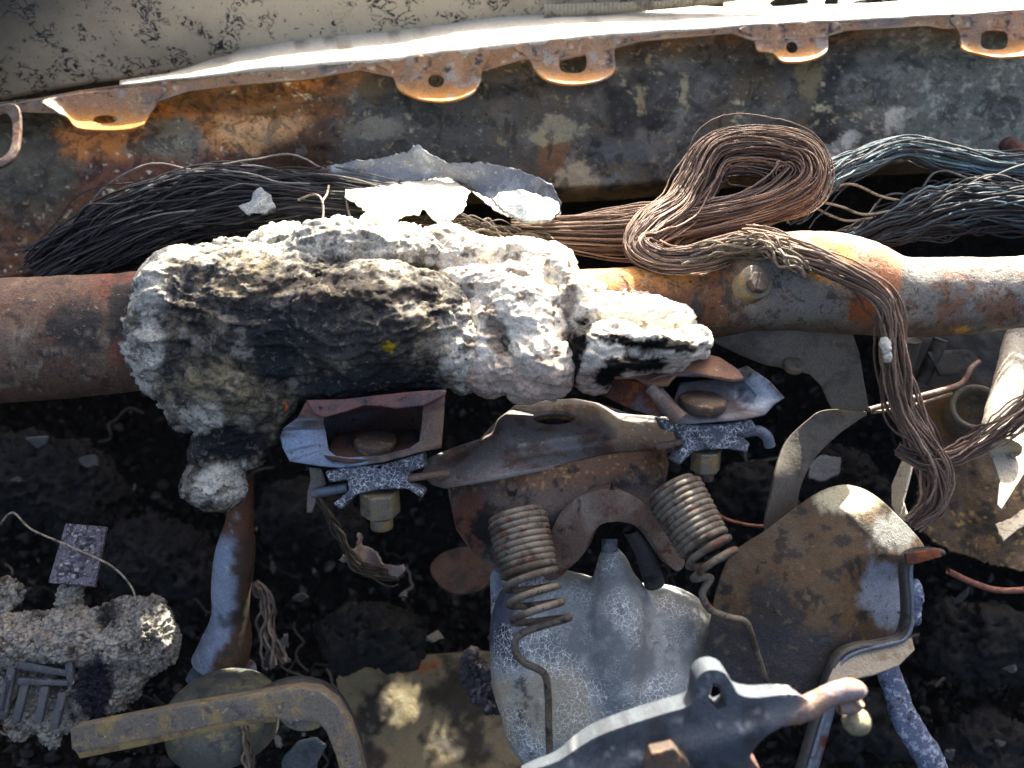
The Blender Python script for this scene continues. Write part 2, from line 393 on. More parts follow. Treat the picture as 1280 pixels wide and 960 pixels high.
# ================================================================== the setting: sooty footwell
def build_footwell():
    # profile in the vertical plane (Y forward, Z up): under the cowl, firewall, toe board, floor
    prof = np.array([(.985, 1.075), (1.00, 1.02), (1.02, .90), (1.03, .75), (1.02, .60), (.98, .47), (.88, .38), (.74, .34), (.55, .33), (.30, .33), (.02, .34)])
    NU, NV = 700, 420
    p = cr(prof, NV); xs = np.linspace(-.95, .95, NU)
    V = np.stack([np.repeat(xs[:, None], NV, 1), np.repeat(p[None, :, 0], NU, 0), np.repeat(p[None, :, 1], NU, 0)], -1).reshape(-1, 3)
    d = fbm(V, 14, 4, 2) * .03 + fbm(V, 60, 3, 4) * .012
    nrm = np.array([0, -.7, .7]); V = V + nrm * d[:, None]
    gf = gridfaces(NU, NV); up = V[:, 2] > .70
    n_pl = AF + AU * (-.0005 * F / .89); n_pl /= np.linalg.norm(n_pl); q0 = W(np.float64(520), np.float64(900), np.float64(.880))
    tt = ((V - q0) @ n_pl) / (TO_SUN @ n_pl); qx, qy, _ = proj(V - TO_SUN * tt[:, None])
    hole = up & (inside(qx, qy, np.array([(480, 856), (515, 846), (524, 862), (520, 874), (530, 894), (490, 892), (496, 872)])) | inside(qx, qy, np.array([(528, 932), (558, 930), (572, 966), (543, 964)])))  # unseen openings added so sun patches reach the floor plate
    gf = gf[~hole[gf].any(1)]
    o = mesh('firewall_and_floor', V, gf, 'soot'); o['kind'] = 'structure'
    for nm, x in (('kick_wall_left', -.93), ('kick_wall_right', .93)):
        pts = np.array([(x, .0, .3), (x, 1.05, .3), (x, 1.05, 1.02), (x, .0, 1.02)])
        q = lin(pts[:2], 40); V = []
        for t in np.linspace(0, 1, 30):
            V.append(pts[0] * (1 - t) + pts[3] * t + (pts[1] - pts[0]) * np.linspace(0, 1, 40)[:, None])
        V = np.vstack(V); V[:, 0] += fbm(V, 12, 3, 8) * .03
        o = mesh(nm, V, gridfaces(30, 40), 'soot'); o['kind'] = 'structure'
build_footwell()

# ================================================================== cowl panel with flange and tabs
XT = [-620, -80, 0, 100, 200, 300, 400, 500, 600, 700, 900, 1100, 1360, 1900]
YT = [200, 140, 128, 118, 108, 98, 86, 74, 62, 52, 36, 27, 18, -6]
XB = [-620, -80, 60, 180, 300, 420, 560, 700, 780, 860, 1000, 1140, 1360, 1900]
YB = [480, 385, 360, 330, 300, 265, 255, 252, 249, 238, 224, 216, 212, 208]
def paint_cowl(x, y, P):
    n1 = fbm(P, 14, 5, 1); n2 = fbm(P, 45, 5, 2); n3 = fbm(P, 160, 4, 3); n4 = fbm(P, 420, 3, 4); n5 = fbm(P, 30, 5, 6)
    yb = np.interp(x, XB, YB); yt = np.interp(x, XT, YT)
    c = np.tile(np.array(s2l(80, 76, 72)), (len(x), 1))
    c = mixc(c, s2l(44, 42, 41), ss(-.05, .3, n1 + .3 * n2))
    c = mixc(c, s2l(110, 106, 102), ss(.08, .4, n5) * .8)
    c = mixc(c, s2l(96, 82, 62), ss(.1, .35, fbm(P, 22, 4, 12)) * .6)
    # peeled-paint contour lines and pale crust in clusters
    cl = ss(.0, .25, fbm(P, 18, 3, 9))
    c = mixc(c, s2l(168, 156, 128), np.exp(-((n2 - .12) / .025) ** 2) * cl * ss(-.2, .2, n3))
    c = mixc(c, s2l(176, 164, 136), ss(.28, .42, n3 + .25 * n2) * cl * .9)
    c = mixc(c, s2l(196, 192, 180), ss(.5, .6, n4) * .4)
    for cx, cy, rx, ry, col in ((690, 190, 20, 36, s2l(122, 84, 56)), (700, 160, 30, 18, s2l(150, 140, 118)), (722, 225, 28, 26, s2l(176, 156, 132)), (676, 172, 22, 10, s2l(160, 148, 116)),
                               (855, 112, 6, 26, s2l(150, 140, 112)), (800, 125, 6, 16, s2l(140, 128, 100)), (465, 160, 40, 14, s2l(130, 122, 110)), (1118, 150, 16, 16, s2l(196, 188, 178)), (1010, 95, 14, 30, s2l(120, 108, 80)),
                               (780, 190, 40, 16, s2l(84, 84, 84)), (930, 175, 30, 12, s2l(130, 126, 110))):
        m = ss(1.15, .75, blob2(x, y, cx, cy, rx, ry) + .45 * n3 + .35 * n2); c = mixc(c, col, m * .9)
    c = mixc(c, s2l(198, 194, 188), ss(1.1, .8, blob2(x, y, 1046, 184, 34, 11, -.55) + .3 * n3))
    # pale grey right end
    r = ss(1040, 1190, x + 90 * n2 + 60 * n1)
    c = mixc(c, s2l(112, 114, 108), r * .85)
    c = mixc(c, s2l(170, 170, 158), r * ss(.1, .35, n3) * .7); c = mixc(c, s2l(58, 58, 52), r * ss(.15, .4, n4 + .3 * n2) * .6)
    # rusty left end
    l = ss(450, 395, x + 50 * n2 + 30 * n1)
    rc = np.tile(np.array(s2l(172, 108, 54)), (len(x), 1))
    rc = mixc(rc, s2l(116, 108, 92), ss(1.2, .6, blob2(x, y, 215, 178, 55, 40) + .6 * n2))
    rc = mixc(rc, s2l(186, 138, 92), ss(1.2, .6, blob2(x, y, 330, 165, 75, 30) + .6 * n2))
    rc = mixc(rc, s2l(122, 84, 48), ss(1.1, .7, blob2(x, y, 330, 125, 120, 22) + .5 * n2))
    rc = mixc(rc, s2l(70, 40, 22), np.exp(-((n5 + .05) / .022) ** 2) * .85)
    yr = 205 - .05 * (x - 200)
    rc = mixc(rc, s2l(98, 60, 44), ss(yr - 22, yr, y + 14 * n2))
    rc = mixc(rc, s2l(92, 60, 40), ss(yr + 5, yr + 40, y + 20 * n2))
    rc = mixc(rc, s2l(206, 190, 160), ss(.38, .46, n3 + .3 * fbm(P, 25, 3, 14)) * .9)
    rc = mixc(rc, s2l(72, 66, 54), ss(95, 70, x + 25 * n2) * ss(300, 240, y))
    rc = mixc(rc, s2l(60, 38, 24), ss(0, 60, y - (330 - .55 * x) + 30 * n2))
    rc = mixc(rc, s2l(34, 26, 20), ss(.1, .4, fbm(P, 90, 4, 15)) * .5)
    c = c * (1 - l[:, None]) + rc * l[:, None]
    c = mixc(c, s2l(140, 118, 84), ss(yb - 22, yb - 4, y + 8 * n2) * (x > 560) * .8)
    c = mixc(c, s2l(120, 82, 46), ss(26, 6, y - yt + 14 * n2) * (x > 400) * .55)
    return c * (1.4 + .45 * l[:, None])
def build_cowl():
    t = thing('cowl_panel', 'scorched rust and grey steel bulkhead with a scalloped flange running along the top', 'car panel', (640, 250, .87))
    nu, nv = 620, 130
    u = np.interp(np.linspace(0, 1, nu), [0, .03, .97, 1], [-600, -40, 1320, 1900]); v = np.linspace(0, 1, nv)
    yt = np.interp(u, XT, YT); yb = np.interp(u, XB, YB)
    Y = yt[:, None] + (yb - yt)[:, None] * v[None]; X = np.repeat(u[:, None], nv, 1)
    Wd = .795 + .065 * v[None] + .05 * ss(.9, 1.02, v)[None] + np.zeros_like(X)
    Wd = Wd + .014 * np.exp(-((v[None] - .2) / .1) ** 2) - .006 * np.sin(X / 170)
    P = W(X.ravel(), Y.ravel(), Wd.ravel())
    P = P - AF * (fbm(P, 22, 4, 20) * .006 + fbm(P, 120, 4, 21) * .0016)[:, None]
    o = mesh('bulkhead', P, gridfaces(nu, nv), 'cowl_skin', t, paint=paint_cowl); solid(o, .0015, 0)
    def pf(x, y, P):
        n2 = fbm(P, 60, 5, 41); n3 = fbm(P, 200, 4, 42); n4 = fbm(P, 30, 3, 44)
        c = np.tile(np.array(s2l(146, 116, 90)), (len(x), 1))
        c = mixc(c, s2l(112, 106, 102), ss(.0, .3, n2)); c = mixc(c, s2l(142, 104, 74), ss(.0, .3, n4) * .8); c = mixc(c, s2l(64, 56, 52), ss(.2, .4, n3 + .3 * n2))
        c = mixc(c, s2l(196, 184, 164), ss(.33, .45, fbm(P, 320, 3, 43)) * .8)
        return c
    # flange strip
    top = [(-60, 142), (20, 128), (100, 113), (200, 100), (300, 89), (400, 80), (500, 72), (640, 55), (760, 44), (950, 31), (1120, 22), (1340, 12)]
    bot = [(1340, 34), (1180, 36), (1160, 32), (1060, 38), (1030, 46), (940, 50), (915, 42), (800, 52), (765, 62), (690, 78), (655, 74), (600, 90), (490, 96), (450, 88), (380, 100), (300, 106), (235, 114), (195, 128), (150, 134), (85, 142), (20, 140), (-60, 160)]
    wf = lambda x, y: .785 - .006 * ss(-60, 200, x) + .0 * y
    fl = plate('flange', top + bot, wf, .0018, 'painted_metal', t, step=4, paint=pf, rough=.0016)
    # tabs: outline, hole, bottom line
    tabs = [([(62, 122), (198, 108), (196, 126), (186, 142), (176, 156), (150, 162), (100, 160), (84, 146), (70, 138)], ellipse(131, 149, 15, 5), 162, 22),
            ([(478, 76), (604, 60), (602, 88), (598, 104), (586, 118), (556, 126), (524, 123), (500, 112), (492, 98), (484, 88)], ellipse(545, 101, 10, 8), 126, 16),
            ([(650, 54), (778, 44), (768, 62), (768, 86), (752, 99), (716, 105), (686, 100), (670, 88), (662, 74)], ellipse(716, 77, 17, 14, 24, 3.2), 105, 16),
            ([(930, 33), (1044, 27), (1036, 44), (1032, 64), (1010, 75), (980, 76), (966, 66), (948, 62), (942, 48)], ellipse(990, 59, 7, 7), 76, 13),
            ([(1196, 20), (1310, 14), (1310, 60), (1290, 68), (1250, 71), (1220, 66), (1204, 60), (1200, 40)], ellipse(1243, 50, 17, 12, 24, 3.2), 71, 13)]
    for i, (ol, h, yb_, lip) in enumerate(tabs):
        cx = np.mean([p[0] for p in ol]); olA = np.array(ol)
        def wt(x, y, olA=olA, cx=cx, lip=lip, yb_=yb_):
            hw = np.ptp(olA[:, 0]) / 2
            yb2 = yb_ - (abs(x - cx) / hw) ** 3 * 22
            t_ = np.clip((y - (yb2 - lip)) / lip, 0, 1.3)
            return .7785 - .017 * t_ ** 2 + .0012 * np.cos((x - cx) / hw * 9) * ss(1.2, .3, t_)
        def pt(x, y, P, yb_=yb_, lip=lip, i=i):
            c = pf(x, y, P); n2 = fbm(P, 60, 4, 50)
            c = mixc(c, s2l(152, 122, 98), .5 + .3 * n2)
            c = mixc(c, s2l(190, 130, 62), ss(yb_ - lip * 1.5, yb_ - lip * .6, y + 6 * n2) * .9)
            c = mixc(c, s2l(52, 50, 58), ss(.22, .34, fbm(P, 130, 4, 51 + i)) * ss(yb_ - lip * 1.2, yb_ - lip * 2, y))
            c = mixc(c, s2l(150, 146, 144), ss(.2, .35, fbm(P, 70, 4, 61 + i)) * .8)
            return c
        plate('mounting_tab', ol, wt, .0022, 'painted_metal', fl, holes=[h], step=3.5, smooth_outline=70, paint=pt, bev=.0005, rough=.0008)
    # curled hook at the far left
    plate('curled_hook', [(-8, 134), (18, 130), (25, 150), (22, 186), (12, 202), (-10, 212), (-10, 204), (6, 194), (14, 180), (15, 154), (8, 142), (-10, 146)], lambda x, y: .765 - .02 * ss(140, 210, y), .004, 'brown_steel', t, step=4, smooth_outline=60)
    # weld stud on the right
    tube('stud', [(1258, 180, .80), (1282, 196, .775)], 10, 'rust_steel', t, n=8, k=14)
    # sunlit ledge above the flange, running away from the viewer
    led_n = [(150, 108), (300, 89), (400, 80), (500, 72), (640, 55), (760, 44), (950, 31), (1120, 22), (1340, 12), (1600, 0), (1900, -12)]
    far = np.array(led_n, float); nn = cr(far, 160); V = []
    for j, (dy, w) in enumerate(((6, .7805), (0, .779), (-5, .79), (-16, .815), (-34, .86), (-50, .90))):
        tp = ss(170, 460, nn[:, 0]); V.append(W(nn[:, 0], nn[:, 1] + dy * (1 - .62 * ss(600, 1000, nn[:, 0])) * (.12 + .88 * tp), .779 + (w - .779) * (.3 + .7 * tp)))
    P = np.stack(V, 1).reshape(-1, 3); P = P + AU * (fbm(P, 30, 3, 25) * .002)[:, None]
    def pl(x, y, P):
        c = np.tile(np.array(s2l(176, 172, 164)), (len(x), 1)); return mixc(c, s2l(88, 78, 66), ss(.2, .4, fbm(P, 50, 4, 28)) * .7)
    solid(mesh('ledge', P, gridfaces(160, 6)[:, ::-1], 'painted_metal', t, paint=pl), .001, 0)
    return t
build_cowl()

# ================================================================== cream crackled sheet at the top left
def build_panel():
    nu, nv = 300, 190
    xs = np.linspace(-.62, .36, nu)
    # lower edge in photo pixels -> height v at its own depth
    wb = .865
    pxs = 640 + xs / wb * F
    yb = np.interp(pxs, [-80, 0, 100, 280, 500, 680, 860, 960, 1060], [142, 126, 108, 80, 52, 25, 9, -4, -30])
    vb = (480 - yb) / F * wb
    vt = np.interp(xs, [-.62, -.07, -.045, -.035, .36], [1.0, .98, .96, .47, .45])  # unseen upper part raised at the left to shade the beam
    tt = np.linspace(0, 1, nv)
    V = vb[:, None] + (vt - vb)[:, None] * tt[None]; h = V - vb[:, None]
    w = wb - .33 * h - .10 * np.exp(-((xs[:, None] + .62) / .22) ** 2) * h / .4 - .012 * (1 - np.exp(-h / .02))
    P = CAM + xs[:, None, None] * AX + V[..., None] * AU + w[..., None] * AF
    P = P.reshape(-1, 3)
    P = P - AF * (fbm(P, 6, 3, 70) * .008)[:, None]
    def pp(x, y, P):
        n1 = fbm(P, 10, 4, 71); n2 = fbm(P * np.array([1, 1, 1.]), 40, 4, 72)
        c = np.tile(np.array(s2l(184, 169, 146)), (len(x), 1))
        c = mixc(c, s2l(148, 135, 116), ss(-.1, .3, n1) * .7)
        c = mixc(c, s2l(30, 26, 22), ss(260, -20, x + 1.2 * y + 90 * n1) * .9)      # darker towards the top left
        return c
    gf = gridfaces(nu, nv); hh = h.reshape(-1); vv = V.reshape(-1); xx = np.repeat(xs, nv) + .012 * fbm(P, 30, 3, 75)
    thr = np.repeat(np.maximum(.045, .436 - vb), nv)
    sun_gap = (xx > -.45) & (hh > thr) & (vv + .02 * fbm(P, 25, 3, 76) < .525)          # unseen gap cut to let sun onto the ledge and left tab
    gf = gf[~sun_gap[gf].any(1)]
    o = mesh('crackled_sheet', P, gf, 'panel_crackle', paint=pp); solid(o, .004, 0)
    tag(o, 'cream sheet with black crackle flecks above the flange, darker at its left corner', 'car panel')
    # ribbed grey edge strip on the right end of the sheet
    xs2 = np.linspace(.035, .30, 300)
    px = 640 + xs2 / wb * F; ya = np.interp(px, [500, 680, 860, 960, 1060], [52, 25, 9, -4, -30])
    A = W(px, ya + 1, np.full(300, wb - .016)); B = W(px, np.minimum(ya - 2, 14 - .025 * (px - 680)) - 8, np.full(300, wb - .023))
    rib = (np.sin(np.arange(300) * 1.25) * .0007)[:, None] * -AF
    V = np.stack([A - AF * .001 + rib, .5 * (A + B) - AF * .001 + rib, B - AF * .001 + rib], 1).reshape(-1, 3)
    solid(mesh('ribbed_edge', V, gridfaces(300, 3), 'ribbed', o), .0012, 0)
def crackle_material():
    m = M('panel_crackle', attr=True, rough=.5, bump=[(25, .002)], grain=.08, spec=.4)
    n = m.node_tree.nodes; l = m.node_tree.links; b = n['Principled BSDF']
    src = b.inputs['Base Color'].links[0].from_socket
    g = n.new('ShaderNodeNewGeometry')
    def nz(sc, det, dist, vec=None):
        t = n.new('ShaderNodeTexNoise'); t.inputs['Scale'].default_value = sc; t.inputs['Detail'].default_value = det; t.inputs['Distortion'].default_value = dist
        l.new(vec or g.outputs['Position'], t.inputs['Vector']); return t.outputs['Fac']
    mp = n.new('ShaderNodeMapping'); mp.inputs['Rotation'].default_value = (0, 0, .4); mp.inputs['Scale'].default_value = (1, 1.5, 1.5); l.new(g.outputs['Position'], mp.inputs['Vector'])
    a = nz(62, 3, 1.8, mp.outputs[0]); d = n.new('ShaderNodeMath'); d.operation = 'SUBTRACT'; l.new(a, d.inputs[0]); d.inputs[1].default_value = .5
    ab = n.new('ShaderNodeMath'); ab.operation = 'ABSOLUTE'; l.new(d.outputs[0], ab.inputs[0])
    def rg(f, lo, hi):
        t = n.new('ShaderNodeMapRange'); t.interpolation_type = 'SMOOTHSTEP'; t.inputs[1].default_value = lo; t.inputs[2].default_value = hi; l.new(f, t.inputs[0]); return t.outputs[0]
    line = rg(ab.outputs[0], .055, .02); msk = rg(nz(40, 4, .4), .49, .57); big = rg(nz(5, 2, 0), .34, .46); sp = rg(nz(170, 3, 1.0), .64, .70)
    def mul(p, q, op='MULTIPLY'):
        t = n.new('ShaderNodeMath'); t.operation = op; l.new(p, t.inputs[0]); l.new(q, t.inputs[1]); return t.outputs[0]
    fac = mul(mul(mul(line, msk), big), sp, 'MAXIMUM')
    mx = n.new('ShaderNodeMix'); mx.data_type = 'RGBA'; l.new(fac, mx.inputs[0]); l.new(src, mx.inputs[6]); mx.inputs[7].default_value = (.012, .011, .010, 1)
    l.new(mx.outputs[2], b.inputs['Base Color'])
crackle_material()
M('ribbed', s2l(160, 150, 132), layers=[(s2l(110, 100, 88), 60, .5, .65)], rough=.6)
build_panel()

# ================================================================== bits of the engine bay beyond the ledge
def build_beyond():
    t = thing('outer_tray', 'sunlit pale tray beyond the ledge in the top right corner', 'car panel', (1120, 10, .93))
    P = [W(np.array([905., 1000, 1150, 1360]), np.array(yy, float), np.full(4, w)) for yy, w in (([24, 16, 9, 2], .90), ([14, 6, 0, -6], .98), ([4, -6, -14, -20], 1.08))]
    V = np.stack(P, 1).reshape(-1, 3)
    solid(mesh('tray', V, gridfaces(4, 3)[:, ::-1], 'white_crust', t), .002, 0)
    for i, (x, y, w, rx, ry, k) in enumerate(((985, 3, .97, 26, 9, 0), (1040, 4, .95, 10, 7, 0), (1085, 7, .93, 24, 7, 1), (1115, 4, .95, 16, 8, 0), (1150, 2, .95, 18, 9, 1))):
        V, f = blobmesh([(x, y, w, rx, ry, 12)], .002); V = crusty(V, f, [(50, .006, 'b'), (160, .003, 'b')])
        o = mesh('charred_lump', V, f, 'soot')
        tag(o, ['black charred lump beside the right end of the cream sheet, on the sunlit tray', 'small black charred lump on the sunlit tray, second from the cream sheet', 'long low black lump in the middle of the sunlit tray', 'pointed black lump on the sunlit tray, second from the right', 'black lump on the sunlit tray, nearest the pale twisted scrap'][i], 'debris', 'black lumps on the tray beyond the ledge')
    o = tube('rusty_clip', [(1118, 12, .915), (1122, 4, .915), (1128, 3, .915), (1128, 9, .915), (1122, 10, .915), (1130, 14, .915)], 2.2, 'rust_steel', n=40, k=8)
    tag(o, 'little curled rusty clip standing on the sunlit ledge', 'clip')
    V, f = blobmesh([(1215, 6, .91, 28, 9, 14), (1265, 8, .90, 30, 6, 14), (1190, 10, .9, 16, 5, 8)], .002); V = crusty(V, f, [(60, .008, 'ridge'), (200, .003, 'b')])
    tag(mesh('twisted_scrap', V, f, 'white_crust'), 'pale twisted scrap on the sunlit ledge in the top right corner', 'scrap')
build_beyond()

# ================================================================== cross beam
def build_beam():
    t = thing('cross_beam', 'thick rusty steel tube crossing the whole picture behind the ash', 'beam', (640, 480, .68))
    def pl(x, y, P):
        n1 = fbm(P, 30, 4, 80); n2 = fbm(P, 90, 4, 81); n3 = fbm(P, 260, 3, 82)
        c = np.tile(np.array(s2l(102, 80, 68)), (len(x), 1))
        c = mixc(c, s2l(124, 106, 94), ss(0, .35, n1) * .7); c = mixc(c, s2l(112, 66, 54), ss(90, 140, x + 40 * n1) * ss(395, 360, y + 20 * n2))
        c = mixc(c, s2l(48, 44, 42), ss(1.15, .7, blob2(x, y, 95, 405, 40, 38) + .6 * n2)); c = mixc(c, s2l(44, 40, 40), ss(1.15, .7, blob2(x, y, 150, 390, 18, 50) + .6 * n2))
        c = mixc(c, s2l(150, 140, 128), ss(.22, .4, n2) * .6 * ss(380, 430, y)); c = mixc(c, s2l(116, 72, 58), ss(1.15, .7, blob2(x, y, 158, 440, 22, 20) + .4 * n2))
        c = mixc(c, s2l(72, 60, 58), ss(.25, .4, n3 + .3 * n2) * .8)
        return c
    tube('tube', [(-120, 433, .610, 81), (0, 427, .610, 78), (165, 415, .612, 74), (330, 402, .614, 70), (520, 392, .614, 60)], 0, 'beam_skin', t, n=220, k=80, paint=pl, bumpy=.0016, bsc=50)
    def pr(x, y, P):
        n1 = fbm(P, 30, 4, 84); n2 = fbm(P, 90, 4, 85); n3 = fbm(P, 260, 3, 86)
        c = np.tile(np.array(s2l(122, 119, 116)), (len(x), 1))
        c = mixc(c, s2l(152, 148, 142), ss(.05, .35, n1) * .7); c = mixc(c, s2l(128, 84, 56), ss(.12, .3, fbm(P, 26, 5, 88)) * .75)
        c = mixc(c, s2l(112, 74, 50), ss(955, 905, x + 40 * n1)); c = mixc(c, s2l(66, 56, 50), ss(.1, .3, n2) * ss(1000, 900, x))
        c = mixc(c, s2l(198, 146, 64), ss(1.15, .6, blob2(x, y, 1030, 318, 62, 32, .25) + .5 * n2)); c = mixc(c, s2l(176, 116, 80), ss(1.15, .7, blob2(x, y, 1105, 335, 26, 40, -.5) + .5 * n2))
        c = mixc(c, s2l(190, 130, 66), ss(900, 840, x) * ss(370, 345, y + 12 * n2)); c = mixc(c, s2l(190, 150, 96), ss(1.1, .8, blob2(x, y, 1225, 328, 40, 7) + .4 * n2))
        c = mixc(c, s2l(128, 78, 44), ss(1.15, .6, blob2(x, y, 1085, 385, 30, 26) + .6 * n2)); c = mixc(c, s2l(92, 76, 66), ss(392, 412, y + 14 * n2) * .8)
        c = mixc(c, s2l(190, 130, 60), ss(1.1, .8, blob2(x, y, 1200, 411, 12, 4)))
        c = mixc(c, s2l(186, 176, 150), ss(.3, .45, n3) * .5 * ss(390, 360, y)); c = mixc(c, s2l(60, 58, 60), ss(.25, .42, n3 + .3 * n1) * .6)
        return c
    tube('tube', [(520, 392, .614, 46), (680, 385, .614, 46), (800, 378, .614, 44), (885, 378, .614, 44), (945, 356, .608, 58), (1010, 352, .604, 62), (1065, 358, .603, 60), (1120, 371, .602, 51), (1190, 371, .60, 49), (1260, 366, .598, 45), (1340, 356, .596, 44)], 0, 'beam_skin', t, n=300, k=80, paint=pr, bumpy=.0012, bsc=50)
    ax = -(AF) + .25 * AU + .2 * AX
    b = prism('bolt_collar', W(np.float64(940), np.float64(356), np.float64(.567)), ax, .0125, .014, 28, 'zinc_nut', t, smooth=True)
    prism('bolt_head', W(np.float64(945), np.float64(355), np.float64(.560)), ax, .008, .012, 6, 'bolt_rust', b)
    # plate hanging below the right half of the tube
    pp = plate('hanging_plate', [(880, 412), (905, 408), (960, 406), (1020, 409), (1066, 416), (1074, 440), (1086, 511), (1078, 515), (1040, 511), (1034, 500), (1026, 482), (1012, 468), (985, 462), (955, 456), (925, 444), (895, 430)],
               lambda x, y: .612 + .00016 * (y - 410) - .00006 * (x - 980), .002, 'brown_dark', t, holes=[ellipse(992, 457, 11, 8)] if False else (), step=8)
    prism('rivet', W(np.float64(992), np.float64(457), np.float64(.6155)), -AF + .9 * AU, .0075, .006, 20, 'zinc_nut', t, smooth=True)
    # curved leg
    plate('support_leg', [(1030, 513), (1070, 512), (1084, 517), (1072, 526), (1046, 545), (1018, 574), (1000, 612), (992, 660), (958, 664), (966, 610), (974, 572), (985, 548), (1010, 525)], lambda x, y: .632 - .01 * ss(520, 600, y) + .0003 * (x - 1000) * ss(540, 600, y), .0025, 'brown_dark', t, step=8, smooth_outline=80)
    # thin rods at the end of the plate
    tube('rod', [(1086, 512, .628), (1120, 503, .64), (1180, 487, .665), (1203, 478, .68), (1214, 460, .685), (1224, 452, .69)], 3.4, 'brown_steel', t, n=50, k=8)
    tube('rod', [(1090, 516, .632), (1140, 507, .655), (1190, 492, .676)], 2.2, 'zinc_nut', t, n=30, k=8)
M('brown_dark', s2l(98, 91, 84), layers=[(s2l(74, 68, 62), 30, .48, .62), (s2l(112, 104, 96), 120, .6, .72)], rough=.6, metal=.15, bump=[(200, .0006)])
build_beam()

# ================================================================== ash clumps
def paint_clump(x, y, P):
    n1 = fbm(P, 22, 4, 90); n2 = fbm(P, 70, 4, 91); n3 = fbm(P, 220, 3, 92); n4 = fbm(P, 38, 4, 93)
    c = np.tile(np.array(s2l(76, 72, 70)), (len(x), 1)); n5 = fbm(P, 130, 5, 94)
    c = mixc(c, s2l(48, 48, 54), ss(-.02, .2, n4)); c = mixc(c, s2l(118, 110, 98), ss(.05, .26, n1)); c = mixc(c, s2l(146, 140, 134), ss(.14, .3, n2) * .7); c = mixc(c, s2l(40, 38, 40), ss(.08, .22, n5) * .7); c = mixc(c, s2l(136, 124, 106), ss(.1, .25, fbm(P, 100, 5, 99)) * .6)
    c = mixc(c, s2l(116, 110, 90), ss(1.2, .6, blob2(x, y, 275, 485, 50, 45) + .7 * n2) * .6)
    c = mixc(c, s2l(54, 54, 57), ss(1.3, .7, blob2(x, y, 425, 415, 120, 58) + 1.1 * n2 + .5 * n1) * .85); c = mixc(c, s2l(46, 47, 51), ss(1.25, .7, blob2(x, y, 470, 482, 105, 26, -.05) + .5 * n2))
    c = mixc(c, s2l(44, 46, 52), ss(1.2, .7, blob2(x, y, 345, 440, 28, 56) + .6 * n2)); c = mixc(c, s2l(36, 37, 42), ss(1.2, .8, blob2(x, y, 290, 553, 50, 26) + .5 * n2))
    c = mixc(c, s2l(52, 46, 44), ss(1.2, .7, blob2(x, y, 430, 362, 120, 20, .1) + .8 * n2) * .9)
    wm = np.maximum(ss(202, 180, x - .16 * abs(y - 430) + 22 * n2 + 14 * n1), ss(336, 308, y - .03 * x + 34 * n2 + 12 + 20 * n1))
    wm = np.maximum(wm, ss(1.2, .8, blob2(x, y, 580, 440, 34, 56) + .5 * n2)); wm = np.maximum(wm, ss(1.2, .8, blob2(x, y, 285, 605, 50, 26) + .6 * n2)); wm = np.maximum(wm, ss(1.2, .7, blob2(x, y, 250, 520, 26, 20) + .7 * n2) * .8)
    c = mixc(c, s2l(196, 192, 186), wm * (.72 + .28 * ss(.25, -.1, n3)))
    c = mixc(c, s2l(90, 78, 62), wm * ss(.18, .36, n2 + .3 * n3) * .75)
    c = mixc(c, s2l(176, 146, 30), ss(1.15, .7, blob2(x, y, 484, 433, 10, 6) + .3 * n3)); c = mixc(c, s2l(206, 110, 50), ss(1., .6, blob2(x, y, 357, 508, 4, 4)))
    return c
def paint_white(x, y, P):
    n1 = fbm(P, 30, 4, 95); n2 = fbm(P, 80, 4, 96); n3 = fbm(P, 240, 3, 97)
    c = np.tile(np.array(s2l(222, 215, 207)), (len(x), 1))
    c = mixc(c, s2l(164, 144, 126), ss(.12, .38, n1) * .6); c = mixc(c, s2l(84, 66, 54), ss(.24, .4, n2 + .2 * n3) * .8)
    c = mixc(c, s2l(150, 128, 118), ss(430, 480, y + 25 * n2) * .8); c = mixc(c, s2l(92, 76, 66), ss(1.2, .7, blob2(x, y, 620, 415, 12, 44, -.3) + .6 * n2) * .8)
    c = mixc(c, s2l(110, 92, 78), ss(1.2, .7, blob2(x, y, 714, 370, 10, 40, .1) + .6 * n2) * .7); c = mixc(c, s2l(72, 62, 48), ss(1.2, .7, blob2(x, y, 520, 293, 50, 10) + .6 * n2) * .7)
    return c
CR = [(16, .011, 'b'), (22, .004, 'fold'), (60, .0018, 'b'), (55, .002, 'fold'), (160, .001, 'b'), (300, .0007, 'fold'), (500, .0007, 'b')]
